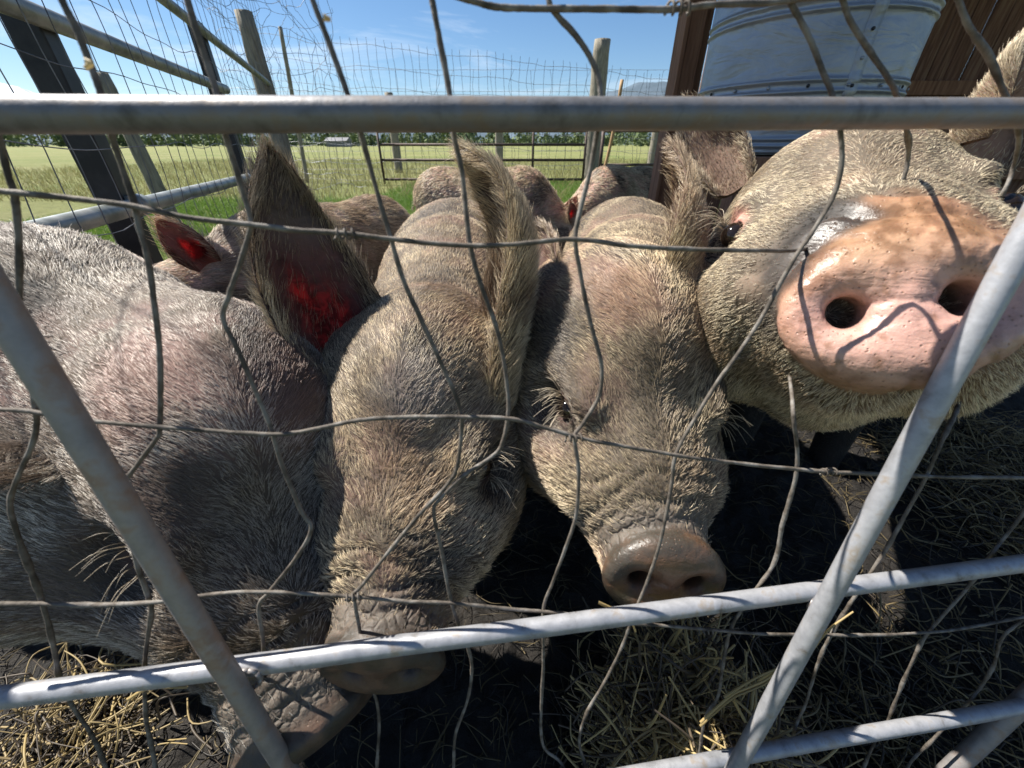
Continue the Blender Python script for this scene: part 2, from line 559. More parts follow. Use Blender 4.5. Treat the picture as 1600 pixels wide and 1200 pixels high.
def make_snow_mat():
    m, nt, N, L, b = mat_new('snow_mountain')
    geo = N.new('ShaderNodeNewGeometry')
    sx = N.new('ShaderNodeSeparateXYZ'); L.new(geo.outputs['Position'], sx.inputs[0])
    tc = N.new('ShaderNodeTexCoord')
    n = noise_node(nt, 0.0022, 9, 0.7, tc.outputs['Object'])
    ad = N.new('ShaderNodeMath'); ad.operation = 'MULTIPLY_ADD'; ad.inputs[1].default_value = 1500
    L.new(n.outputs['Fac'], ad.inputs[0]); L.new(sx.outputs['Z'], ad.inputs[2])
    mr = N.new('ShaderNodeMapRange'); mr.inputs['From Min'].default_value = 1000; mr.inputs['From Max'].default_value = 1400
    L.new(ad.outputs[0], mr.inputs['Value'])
    r = ramp_node(nt, mr.outputs['Result'], [(0.2, (0.10, 0.15, 0.22)), (0.55, (0.55, 0.6, 0.68))])  # blue of the lower slopes stands in for distance haze
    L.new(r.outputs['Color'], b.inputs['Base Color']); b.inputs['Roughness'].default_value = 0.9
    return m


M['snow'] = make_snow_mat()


def ridge(name, az0, az1, dist, prof, mat, seed, depth=1500):
    """a mountain ridge as a height field; prof = [(azimuth deg, height m), ...]"""
    na, nd = 160, 26
    az = np.radians(np.linspace(az0, az1, na)); dd = np.linspace(0, 1, nd)
    A, Dd = np.meshgrid(az, dd, indexing='ij')
    hgt = np.interp(np.degrees(az), [p[0] for p in prof], [p[1] for p in prof])
    rr = dist - depth * 0.5 + depth * Dd
    X, Y = np.sin(A) * rr, np.cos(A) * rr
    p = np.stack([X.ravel(), Y.ravel(), 0 * X.ravel()], 1)
    n1 = fbm(p, 900, seed, 5).reshape(A.shape); n2 = fbm(p, 260, seed + 3, 4).reshape(A.shape)
    shape = np.sin(np.pi * np.clip(Dd * 0.62 + 0.0, 0, 1)) ** 1.1
    Z = hgt[:, None] * shape * (0.72 + 0.42 * n1) + hgt[:, None] * 0.22 * (n2 - 0.5) * shape - 20 * (1 - shape)
    ii = np.arange(na * nd).reshape(na, nd)
    q = np.stack([ii[:-1, :-1], ii[1:, :-1], ii[1:, 1:], ii[:-1, 1:]], -1).reshape(-1, 4)
    o = mesh_obj(name, np.stack([X, Y, Z], -1).reshape(-1, 3), q, mat, None, True)
    return tag(o, kind='structure')


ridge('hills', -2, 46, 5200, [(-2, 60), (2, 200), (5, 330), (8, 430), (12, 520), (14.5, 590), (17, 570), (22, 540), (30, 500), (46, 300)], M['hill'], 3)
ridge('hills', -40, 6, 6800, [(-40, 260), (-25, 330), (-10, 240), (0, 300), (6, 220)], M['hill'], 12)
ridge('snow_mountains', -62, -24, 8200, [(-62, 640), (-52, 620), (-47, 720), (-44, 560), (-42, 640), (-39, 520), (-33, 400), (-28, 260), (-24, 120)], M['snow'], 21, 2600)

M['leaf_far'] = mat_noise('far_foliage', [(0.35, (0.08, 0.115, 0.055)), (0.55, (0.14, 0.18, 0.08)), (0.72, (0.21, 0.235, 0.11))], 0.06, 5, 0.9, 0, 0)
r_ = np.random.default_rng(5)
tv, tf = [], []
for k in range(640):
    az = math.radians(r_.uniform(-52, 36)); dist = r_.uniform(330, 620)
    h = r_.uniform(5, 15) * (0.35 + 1.0 * float(fbm(np.array([[az * 40, 0, 0]]), 1.0, 3, 2)[0])) * (1.25 if r_.random() < 0.25 else 1); wd = h * r_.uniform(0.35, 0.75)
    c = np.array([math.sin(az) * dist, math.cos(az) * dist, 0])
    conif = r_.random() < 0.45
    for j in range(70):
        u = r_.random() ** 0.8
        rad = wd * (1 - u) if conif else wd * math.sqrt(max(0.02, 1 - (2 * u - 1) ** 2)) 
        th = r_.uniform(0, 2 * np.pi); rr = rad * math.sqrt(r_.random())
        p = c + np.array([math.cos(th) * rr, math.sin(th) * rr, 0.3 + u * h])
        s = r_.uniform(0.6, 1.5)
        a, b = nrm(r_.normal(size=3)) * s, nrm(r_.normal(size=3)) * s
        tf.append((len(tv), len(tv) + 1, len(tv) + 2, len(tv) + 3)); tv += [p - a, p + b, p + a, p - b]
o = mesh_obj('treeline', np.array(tv), np.array(tf), M['leaf_far'])
tag(o, 'far line of trees along the edge of the field', 'treeline', kind='stuff')

# a farm building far off on the left
fb = empty('farm_building', (-95, 250, 0))
mb = MB(); mb.box((-95, 250, 1.4), (11, 9, 2.8)); mb.build('wall', mat_noise('far_wall', [(0.4, (0.15, 0.15, 0.15)), (0.6, (0.2, 0.2, 0.2))], 1, 3, 0.8, 0, 0), fb)
mb = MB(); mb.add([(-101, 245, 2.8), (-89, 245, 2.8), (-89, 250, 4.4), (-101, 250, 4.4), (-101, 255, 2.8), (-89, 255, 2.8)], [(0, 1, 2, 3), (3, 2, 5, 4), (0, 3, 4), (1, 5, 2)])
mb.build('roof', mat_noise('far_roof', [(0.4, (0.14, 0.14, 0.15)), (0.6, (0.18, 0.18, 0.19))], 1, 3, 0.6, 0.2, 0), fb)
tag(fb, 'small pale farm building far across the field', 'building')


# grass: bright inside the pen's far end and along the left fence, paler beyond
def grass(name, n, region, hgt, cols, seed):
    r = np.random.default_rng(seed)
    x = r.uniform(region[0], region[1], n); y = region[2] + (region[3] - region[2]) * r.random(n) ** 1.4
    p = np.stack([x, y, np.full(n, -0.03)], 1)
    keep = fbm(p, 0.8, seed, 3) + 0.25 * r.random(n) > 0.45
    p = p[keep]; n = len(p)
    h = hgt * r.uniform(0.4, 1.2, n)
    lean = r.normal(size=(n, 3)) * 0.45; lean[:, 2] = 0
    mid = p + np.stack([0 * h, 0 * h, h * 0.55], 1) + lean * h[:, None] * 0.25
    tip = p + np.stack([0 * h, 0 * h, h * 0.95], 1) + lean * h[:, None]
    pts = np.stack([p, mid, tip], 1)
    dist = np.linalg.norm(p - CAM, axis=1)
    rad = np.stack([np.full(n, 0.0022), np.full(n, 0.0016), np.full(n, 0.0003)], 1) * np.clip(dist / 4, 0.8, 3)[:, None]
    c0, c1 = np.array(cols[0]), np.array(cols[1])
    t = r.random((n, 1))
    o = strands(name, pts, rad, c0 * t + c1 * (1 - t), M['grass'])
    return tag(o, kind='stuff')


tag(grass('grass', 26000, (-7, -1.6, 1.2, 9), 0.16, ((0.075, 0.16, 0.02), (0.16, 0.24, 0.045)), 3), 'bright green grass along the left wire fence', 'grass')
tag(grass('grass', 26000, (-3, 6, 5.8, 14), 0.14, ((0.08, 0.19, 0.02), (0.16, 0.26, 0.05)), 4), 'bright green grass at the far end of the pen', 'grass')
tag(grass('grass', 26000, (-22, 18, 9, 34), 0.26, ((0.17, 0.18, 0.06), (0.28, 0.25, 0.11)), 6), 'pale dry grass of the open field', 'grass')

# ------------------------------------------------------------------ left fence of black posts, pipe rails and woven wire
FD = np.array([-0.307, 0.952, 0]); FD = FD / np.linalg.norm(FD)
FQ = np.array([-1.364, 1.463, 0])
FPERP = np.array([FD[1], -FD[0], 0])
fence = empty('pipe_fence', tuple(FQ))
tag(fence, 'pipe rail fence with black square posts running along the left of the pen', 'fence')
rotf = np.stack([FPERP, FD, np.array([0, 0, 1.0])], 1)
for s, top, w in ((0.0, 1.33, 0.080), (1.69, 1.62, 0.070), (-1.75, 1.33, 0.08)):
    c = FQ + FD * s
    mb = MB(); mb.box(c + [0, 0, top / 2 - 0.05], (w, w, top + 0.1), rotf)
    p = mb.build('post', M['black_steel'], fence)
    bv = p.modifiers.new('bevel', 'BEVEL'); bv.width = 0.005; bv.segments = 2
for (s0, z0, s1, z1, rad, nm) in ((-2.6, 1.30, 1.69, 1.30, 0.026, 'top_rail'), (0.5, 1.60, 3.40, 1.50, 0.024, 'upper_rail'), (-1.4, 0.825, 3.35, 0.80, 0.026, 'lower_rail'), (-0.1, 0.36, 3.35, 0.34, 0.026, 'bottom_rail')):
    mb = MB(); A = FQ + FD * s0 + FPERP * 0.055 + [0, 0, z0]; B = FQ + FD * s1 + FPERP * 0.055 + [0, 0, z1]
    t = np.linspace(0, 1, 16)[:, None]
    mb.tube(A * (1 - t) + B * t, rad, 16)
    mb.build(nm, M['green_rail'], fence, True)
# clamps where the lower rail meets the posts
for s in (0.0, 1.69):
    mb = MB(); c = FQ + FD * s + FPERP * 0.055 + [0, 0, 0.82]
    mb.tube([c - FD * 0.03, c + FD * 0.03], 0.034, 16); mb.build('rail_clamp', M['green_rail'], fence, True)


def wire_net(parent, base, along, s0, s1, ds, z0, z1, dz, rad, wob, seed, mat, sides=4, perp=None, sag=None, n_h=None):
    """horizontal and vertical wires with slack, one joined mesh"""
    r = np.random.default_rng(seed)
    perp = np.array([along[1], -along[0], 0]) if perp is None else perp
    mb = MB()
    def off(p):
        return (np.stack([fbm(p, 0.5, seed + k, 2) - 0.5 for k in range(3)], 1) * wob)
    zs = np.arange(z0, z1 + 1e-6, dz)
    for z in zs:
        s = np.arange(s0, s1 + ds * 0.4, ds * 0.5)
        zz = z + (sag(s, z) if sag else 0) + 0 * s
        p = base + s[:, None] * along + np.stack([0 * s, 0 * s, zz], 1)
        mb.tube(p + off(p), rad, sides, cap=False)
    for s in np.arange(s0, s1 + 1e-6, ds):
        z = np.linspace(z0, z1, max(6, int((z1 - z0) / 0.07)))
        zz = z + (sag(np.full_like(z, s), z) if sag else 0)
        kink = r.normal() * ds * 0.12 * np.sin(z * r.uniform(2, 6) + r.uniform(0, 6))
        p = base + (s + kink)[:, None] * along + np.stack([0 * z, 0 * z, zz], 1)
        mb.tube(p + off(p), rad, sides, cap=False)
    o = mb.build('wire_mesh', mat, parent)
    return tag(o, kind='stuff')


wf = empty('wire_fence', tuple(FQ + FD * 3.4))
tag(wf, 'slack woven wire fence with a leaning grey wooden post on the left', 'fence')
wire_net(wf, FQ + FPERP * 0.10, FD, -1.1, 3.5, 0.125, 0.05, 2.15, 0.19, 0.0014, 0.10, 31, M['thin_wire'], sides=5)


def wood_post(parent, c, h, r0, r1, lean=(0, 0), seed=1, name='post'):
    t = np.linspace(0, 1, 14)
    pts = np.stack([c[0] + lean[0] * t, c[1] + lean[1] * t, -0.05 + (h + 0.05) * t], 1)
    rr = (r0 + (r1 - r0) * t) * (1 + 0.10 * (fbm(pts * [1, 1, 3], 0.4, seed, 2) - 0.5))
    mb = MB(); mb.tube(pts, rr, 18, jitter=0.035)
    return mb.build(name, M['wood_post'], parent, True)


pc_ = FQ + FD * 3.40
wood_post(wf, pc_ + np.array([0.02, 0.02, 0]), 2.02, 0.10, 0.075, (-0.03, 0.0), 3)
wood_post(wf, FQ + FD * 1.2 + np.array([-2.35, 2.4, 0]), 1.62, 0.085, 0.06, (-0.1, 0.0), 4)
# loose crumpled wire ends bunched around the wooden post
mb = MB()
def crumple(u, z):
    p = np.stack([u, 0 * u, z], 1)
    d = np.stack([fbm(p, 0.30, 90 + k, 3) - 0.5 for k in range(3)], 1)
    amp = 0.25 + 0.35 * smooth01(z, 1.2, 2.1)
    return pc_ + np.stack([u, 0.12 + 0 * u, z], 1) + d * amp[:, None] * np.array([0.9, 0.7, 0.7])
for u in np.arange(-0.42, 0.75, 0.075):
    zz = np.linspace(0.5, 2.45 - 0.25 * abs(u), 60); mb.tube(crumple(np.full(60, u) + 0.1 * (zz - 1.5) * (u - 0.1), zz), 0.0019, 4, cap=False)
for z in np.arange(0.6, 2.45, 0.14):
    uu = np.linspace(-0.45, 0.8, 50); mb.tube(crumple(uu, np.full(50, z)), 0.0019, 4, cap=False)
tag(mb.build('loose_wire', M['thin_wire'], wf), kind='stuff')

# ------------------------------------------------------------------ fences at the far end
bfz = 14.0
bf = empty('wire_fence', (0.3, bfz, 0))
tag(bf, 'tall grid wire fence across the far end of the pen', 'fence')
def px_x(px, y_, z=1.0):
    """world x of a pixel column at depth y_ and height z"""
    d = y_ * math.cos(PITCH) - (z - CAM_H) * math.sin(PITCH)
    return (px - 800) / F * d
xa, xb = px_x(430, bfz), px_x(1075, bfz)
wire_net(bf, np.array([xa, bfz, 0]), np.array([1.0, 0, 0]), 0, xb - xa, 0.235, 0.05, 3.12, 0.42, 0.0055, 0.10, 41, M['thin_wire'], sides=3, sag=lambda s, z: (0.62 - 0.085 * s) * z / 3.1 + 0.03 * np.sin(s * 2.1))
wood_post(bf, (px_x(926, bfz - 0.3), bfz - 0.3, 0), 3.40, 0.24, 0.22, (0, 0), 9)
wood_post(bf, (px_x(466, bfz - 0.1), bfz - 0.1, 0), 3.7, 0.06, 0.05, (0.3, 0), 12)
ff = empty('field_fence', (0, 19, 0))
tag(ff, 'lower grid wire field fence with weathered posts behind the tall wire fence', 'fence')
xa2, xb2 = px_x(380, 19), px_x(1100, 19)
wire_net(ff, np.array([xa2, 19, 0]), np.array([1.0, 0, 0]), 0, xb2 - xa2, 0.75, 0.1, 3.45, 0.67, 0.0065, 0.05, 43, M['thin_wire'], sides=3)
for px, hh in ((618, 2.75), (780, 2.6), (1022, 2.4)):
    wood_post(ff, (px_x(px, 19), 19, 0), hh, 0.17, 0.16, (0, 0), px)
pg = empty('pipe_gate', (px_x(745, 13), 13.0, 0))
tag(pg, 'brown pipe gate with three rails in front of the far wire fence', 'gate')
gx0, gx1 = px_x(592, 13), px_x(915, 13)
for z in (0.12, 0.62, 1.0, 1.33):
    mb = MB(); mb.tube([(gx0, 13, z), (gx1, 13, z)], 0.035, 8); mb.build('rail', M['brown_rail'], pg, True)
for x in (gx0, gx1, px_x(833, 13)):
    mb = MB(); mb.tube([(x, 13, 0.0), (x, 13, 1.34)], 0.035, 8); mb.build('stile', M['brown_rail'], pg, True)
pg2 = empty('pipe_gate', (px_x(985, 13), 13.0, 0))
tag(pg2, 'brown pipe rails between the tall grey post and the shed', 'gate')
for z in (0.5, 1.33):
    mb = MB(); mb.tube([(px_x(940, 13), 13, z), (px_x(1085, 13), 13, z)], 0.035, 8); mb.build('rail', M['brown_rail'], pg2, True)
for px in (941, 1078):
    mb = MB(); mb.tube([(px_x(px, 13), 13, 0.0), (px_x(px, 13), 13, 1.36)], 0.05, 8); mb.build('stile', M['brown_rail'], pg2, True)
# a thin raw wooden stake leaning by the far fence
stk = empty('wooden_stake', (px_x(958, 9), 9, 0))
mb = MB(); mb.tube(catmull([(px_x(940, 9), 9, 0), (px_x(955, 9), 9, 1.1), (px_x(972, 9, 2.0), 9, 2.02)], 12), 0.032, 8, jitter=0.04)
mb.build('stake', mat_noise('raw_wood', [(0.4, (0.32, 0.20, 0.10)), (0.6, (0.42, 0.28, 0.15))], 8, 5, 0.8, 0, 0.3), stk, True)
tag(stk, 'thin raw wooden stake leaning beside the tall grey post', 'stake')

# ------------------------------------------------------------------ shed with a raised galvanised tank
shed = empty('shed', (3.0, 3.2, 0))
tag(shed, 'dark reddish-brown timber shed with an open front on the right', 'shed')
def part_box(name, c, size, mat, parent, rot=None, bevel=0.004):
    mb = MB(); mb.box(c, size, rot)
    o = mb.build(name, mat, parent)
    if bevel:
        b = o.modifiers.new('bevel', 'BEVEL'); b.width = bevel; b.segments = 2
    return o
part_box('corner_post', (1.062, 3.02, 1.35), (0.092, 0.12, 2.8), M['shed_wood'], shed)
part_box('corner_board', (1.140, 3.045, 1.35), (0.06, 0.035, 2.8), M['shed_wood'], shed)
part_box('trim_board', (1.002, 3.03, 1.35), (0.024, 0.16, 2.8), M['shed_wood'], shed)
y_wall = 4.6
x = 1.78
k = 0
while x < 6.4:
    w = 0.15 + 0.02 * rng.random()
    part_box('wall_board', (x + w / 2, y_wall + 0.004 * (k % 3), 1.4), (w - 0.012, 0.025, 2.9), M['shed_board'], shed)
    x += w; k += 1
for z in (0.75, 1.45, 2.3):
    part_box('wall_rail', (4.1, y_wall - 0.06, z), (4.6, 0.07, 0.11), M['shed_wood'], shed)
for xx in (3.1, 5.0):
    part_box('post', (xx, 3.05, 1.35), (0.12, 0.12, 2.8), M['shed_wood'], shed)
part_box('header_beam', (3.0, 2.96, 2.71), (7.0, 0.06, 0.2), M['shed_wood'], shed)
part_box('roof', (3.0, 3.3, 2.86), (7.3, 3.3, 0.06), M['roof'], shed)  # stretched left out of view so its shadow falls on the tank

tank_c = np.array([1.375, 2.36, 0]); TR = 0.425
tank = empty('stock_tank', (tank_c[0], tank_c[1], 0.955))
tag(tank, 'raised round galvanised metal tank with ribs and rivets beside the shed post', 'tank')
# wall as a lathe profile with pressed ribs
zs = np.linspace(0.965, 2.05, 240)
prof = np.full_like(zs, TR) + 0.006 * (zs - 1.0)
for zc in (0.995, 1.020, 1.185, 1.222, 1.435, 1.468, 1.70, 1.735, 1.96):
    prof += 0.0085 * np.exp(-((zs - zc) / 0.0075) ** 2)
prof[0] = TR - 0.012
nseg = 120
th = np.linspace(0, 2 * np.pi, nseg, endpoint=False)
Zs, Th = np.meshgrid(zs, th, indexing='ij')
Pr = prof[:, None] + 0.004 * (fbm(np.stack([np.cos(Th) * 0.5, np.sin(Th) * 0.5, Zs], -1).reshape(-1, 3), 0.22, 4, 3).reshape(Th.shape) - 0.5) * 2.2
tvv = np.stack([tank_c[0] + Pr * np.cos(Th), tank_c[1] + Pr * np.sin(Th), Zs], -1).reshape(-1, 3)
ii = np.arange(len(zs) * nseg).reshape(len(zs), nseg)
jn = np.roll(ii, -1, axis=1)
tq = np.stack([ii[:-1], jn[:-1], jn[1:], ii[1:]], -1).reshape(-1, 4)
mesh_obj('wall', tvv, tq, M['tank'], tank, True)
mb = MB(); mb.tube([(tank_c[0], tank_c[1], 0.962), (tank_c[0], tank_c[1], 0.975)], TR - 0.02, 60); mb.build('floor_plate', M['tank'], tank)
# riveted vertical seam facing the pen, lap strip and two rows of rivets
sa = math.atan2(-tank_c[1], -tank_c[0]) + 0.42
lap = []
lv, lf = [], []
for i, z in enumerate(zs[::3]):
    rr = np.interp(z, zs, prof)
    for a in (-0.0, 0.11):
        lv.append((tank_c[0] + (rr + 0.003) * math.cos(sa + a), tank_c[1] + (rr + 0.003) * math.sin(sa + a), z))
    lv.append((tank_c[0] + (rr - 0.004) * math.cos(sa + 0.115), tank_c[1] + (rr - 0.004) * math.sin(sa + 0.115), z))
    lv.append((tank_c[0] + (rr - 0.004) * math.cos(sa - 0.005), tank_c[1] + (rr - 0.004) * math.sin(sa - 0.005), z))
for i in range(len(zs[::3]) - 1):
    b = i * 4
    lf += [(b, b + 1, b + 5, b + 4), (b + 1, b + 2, b + 6, b + 5), (b + 3, b, b + 4, b + 7)]
mesh_obj('seam_strip', lv, lf, M['tank'], tank, True)
def rivet(a, z):
    rr = np.interp(z, zs, prof) + 0.006
    c = np.array([tank_c[0] + rr * math.cos(a), tank_c[1] + rr * math.sin(a), z])
    n = np.array([math.cos(a), math.sin(a), 0])
    mb = MB(); mb.tube([c - n * 0.002, c + n * 0.002, c + n * 0.0042], [0.0065, 0.0062, 0.003], 10)
    mb.build('rivet', M['black_steel'] if rng.random() < 0.55 else M['tank'], tank, True)
for z in np.arange(1.03, 2.0, 0.085):
    rivet(sa + 0.055, z)
for a in np.arange(-1.3, 1.31, 0.33):
    rivet(sa + a, 1.203)
stand = empty('tank_stand', (tank_c[0], tank_c[1], 0))
tag(stand, 'timber stand under the raised galvanised tank', 'stand')
for dx in (-0.28, 0.28):
    for dy in (-0.28, 0.28):
        part_box('leg', (tank_c[0] + dx, tank_c[1] + dy, 0.44), (0.1, 0.1, 0.9), M['shed_wood'], stand)
for k in range(5):
    part_box('plank', (tank_c[0], tank_c[1] - 0.36 + 0.18 * k, 0.925), (0.8, 0.15, 0.06), M['shed_wood'], stand)

# ------------------------------------------------------------------ pigs: implicit shapes -> one continuous mesh, strands on top
def seg_d(p, a, b, r1, r2):
    a = np.asarray(a, np.float32); b = np.asarray(b, np.float32)
    ba = b - a
    pa = p - a
    h = np.clip(pa @ ba / max(float(ba @ ba), 1e-9), 0, 1)
    d = np.sqrt(((pa - h[:, None] * ba) ** 2).sum(1))
    return d - (r1 + (r2 - r1) * h)


def ell_d(p, c, r, R=None):
    q = p - np.asarray(c, np.float32)
    if R is not None:
        q = q @ np.asarray(R, np.float32)
    r = np.asarray(r, np.float32)
    k0 = np.sqrt(((q / r) ** 2).sum(1)); k1 = np.sqrt(((q / (r * r)) ** 2).sum(1))
    return k0 * (k0 - 1) / np.maximum(k1, 1e-6)


def smin(a, b, k):
    h = np.clip(0.5 + 0.5 * (b - a) / k, 0, 1)
    return b + (a - b) * h - k * h * (1 - h)


def smax(a, b, k):
    return -smin(-a, -b, k)


def qm_(q, k):
    r = q.copy(); r[:, 1] *= k
    return r


class Head:
    """a sow's head: local x runs from the snout disc back along the face, y across, z up; origin at the disc"""
    def __init__(self, snout, poll, up, s, disc=(0, 0), seed=0, ds=1.0):
        self.o = np.asarray(snout, float)
        # poll sits at local (.33,0,.135)
        self.s = s
        x = nrm(np.asarray(poll) - self.o)
        up = np.asarray(up, float)
        y = nrm(np.cross(up, x))
        z = np.cross(x, y)
        a = math.atan2(0.135, 0.33)                       # the poll lies above the face axis
        X = x * math.cos(a) - z * math.sin(a)
        Z = z * math.cos(a) + x * math.sin(a)
        self.R = np.stack([X, y, Z], 1)                   # columns = local axes in world
        cp, sp = math.cos(disc[0]), math.sin(disc[0])
        cy, sy = math.cos(disc[1]), math.sin(disc[1])
        Ry = np.array([[cp, 0, sp], [0, 1, 0], [-sp, 0, cp]])
        Rz = np.array([[cy, -sy, 0], [sy, cy, 0], [0, 0, 1]])
        ro = disc[2] if len(disc) > 2 else 0.0
        Rx = np.array([[1, 0, 0], [0, math.cos(ro), -math.sin(ro)], [0, math.sin(ro), math.cos(ro)]])
        self.D = (Rz @ Ry @ Rx)
        self.tall = 1.0
        self.seed = seed
        self.rugged = 1.0
        self.ds = ds
        self.eye = np.array([0.182, 0.082, 0.058])
        self.ext = np.zeros(3)
        self.brow = 1.0

    def w(self, l):
        return self.o + self.R @ (np.asarray(l, float) * self.s)

    def loc(self, p):
        return ((p - self.o) @ self.R) / self.s

    def sdf(self, P_):
        q = ((P_ - self.o.astype(np.float32)) @ self.R.astype(np.float32)) / self.s
        qa = q.copy(); qa[:, 1] = np.abs(qa[:, 1])
        qm = qa.copy(); qm[:, 1] *= 0.88                                        # muzzle is wider than high
        d = seg_d(qm, np.array([0.045, 0, 0.0]) + self.ext, (0.15, 0, 0.004), 0.049 * self.ds, 0.078)
        d = smin(d, seg_d(qa, (0.14, 0, 0.008), (0.265, 0, 0.040), 0.078, 0.098), 0.03)
        d = smin(d, ell_d(qa, (0.29, 0.0, 0.085), (0.115, 0.082, 0.085)), 0.04)  # forehead and crown
        d = smin(d, ell_d(qa, (0.245, 0.078, -0.022), (0.115, 0.058, 0.090)), 0.04)  # cheeks
        d = smin(d, seg_d(qa, (0.055 + max(0, self.ext[0]), 0, -0.05), (0.23, 0, -0.075), 0.030, 0.062), 0.03)  # lower jaw
        d = smin(d, ell_d(qa, (self.eye if self.eye is not None else np.array([0.182, 0.085, 0.05])) + [0.018, -0.014, 0.028], np.array([0.05, 0.022, 0.018]) * self.brow), 0.03)  # brow
        d = smin(d, ell_d(qa, (0.155, 0.072, 0.015), (0.06, 0.02, 0.03)), 0.03)    # cheek bone
        if self.eye is not None:
            e = self.eye
            d = smax(d, -ell_d(qa, e + [-0.004, 0.022, 0.0], (0.044, 0.031, 0.026)), 0.018)   # eye hollow
            rr = np.sqrt(((qa[:, 0] - e[0]) / 1.3) ** 2 + (qa[:, 2] - e[2]) ** 2 + (0.6 * (qa[:, 1] - e[1])) ** 2)
            d = d - 0.0042 * np.exp(-((rr - 0.0145) / 0.004) ** 2) * (np.abs(qa[:, 1] - e[1]) < 0.035)   # lids
        # wrinkled skin over the snout
        m = smooth01(q[:, 2], -0.02, 0.02) * smooth01(q[:, 0], 0.02, 0.034) * (1 - smooth01(q[:, 0], 0.085, 0.115))
        ph = q[:, 0] * 2 * np.pi / 0.0175 + 2.2 * np.sin(q[:, 1] * 38 + self.seed) + 1.6 * np.sin(q[:, 1] * 91 + q[:, 0] * 60 + 2 * self.seed)
        amp = 0.55 + 0.45 * np.sin(q[:, 1] * 57 + q[:, 0] * 133 + self.seed)
        d = d + 0.0062 * m * (0.4 + 0.6 * amp) * ((1 - np.abs(np.sin(ph * 0.5))) ** 2.2 - 0.25) * self.rugged
        # snout disc
        qd = (q - np.float32([0.045, 0, 0]) - self.ext.astype(np.float32)) @ self.D.astype(np.float32) / self.ds + np.float32([0.045, 0, 0])
        qda = qd.copy(); qda[:, 1] = np.abs(qda[:, 1])
        top = np.clip(qd[:, 2], 0, 1)
        qq = qd.copy(); qq[:, 1] = qq[:, 1] * (1 + 1.6 * top)                    # a little narrower above
        disc = ell_d(qq, (0.014, 0, 0.002), (0.021, 0.066, 0.053 * self.tall))
        stem = seg_d(qd * np.float32([1, 0.86, 1]), (0.02, 0, 0), (0.06, 0, 0), 0.047, 0.048)
        dd = smin(disc, stem, 0.012) * self.ds
        d = smin(d, dd, 0.014)
        # flatten the face of the disc, leave a rim
        d = smax(d, -(qd[:, 0] + 0.004 + 0.9 * (qd[:, 1] ** 2 + qd[:, 2] ** 2)), 0.012)
        # nostrils: funnel and hole
        d = smax(d, -ell_d(qda, (-0.012, 0.0325, 0.003), (0.018, 0.024, 0.020)), 0.014)
        d = smax(d, -seg_d(qda, (-0.02, 0.0315, -0.001), (0.035, 0.026, 0.006), 0.0108, 0.0105), 0.007)
        # crease between the nostrils and the split of the lip below
        cr = np.abs(qd[:, 2] - 0.004 - 0.002 * np.sin(qd[:, 1] * 120))
        d = d + 0.0016 * np.exp(-(cr / 0.0016) ** 2) * (np.abs(qd[:, 1]) < 0.018) * (qd[:, 0] < 0.02)
        d = d + 0.004 * np.exp(-(qd[:, 1] / 0.003) ** 2) * smooth01(-qd[:, 2], 0.036, 0.05) * (qd[:, 0] < 0.03)
        # fine creases running out from the nostrils
        an = np.arctan2(qd[:, 2] - 0.003, qda[:, 1] - 0.0315); rn = np.hypot(qd[:, 2] - 0.003, qda[:, 1] - 0.0315)
        d = d + 0.00035 * np.sin(an * 17 + 3 * np.sin(rn * 260) + self.seed) * np.exp(-((rn - 0.024) / 0.011) ** 2) * (qd[:, 0] < 0.02)
        # mouth line
        d = smax(d, -seg_d(qa, (0.03, 0.048, -0.038), (0.165, 0.082, -0.040), 0.0035, 0.0045), 0.006)
        return d * self.s * 0.9


def trace(pig, px, py, t0=0.2):
    r = ray(px, py); r = r / np.linalg.norm(r); t = t0
    for _ in range(80):
        d = float(pig.sdf((CAM + r * t)[None].astype(np.float32))[0])
        if d < 0.0004 or t > 3: break
        t += d * 0.8
    return CAM + r * t


class Pig:
    def __init__(self):
        self.prims = []      # (kind, args, k)
        self.heads = []

    def seg(self, a, b, r1, r2, k=0.06):
        self.prims.append(('s', (a, b, r1, r2), k))

    def ell(self, c, r, R=None, k=0.06):
        self.prims.append(('e', (c, r, R), k))

    def sdf(self, p):
        d = None
        for h in self.heads:
            e = h.sdf(p); d = e if d is None else smin(d, e, 0.05)
        for kind, a, k in self.prims:
            e = seg_d(p, *a) if kind == 's' else ell_d(p, *a)
            d = e if d is None else smin(d, e, k)
        return d


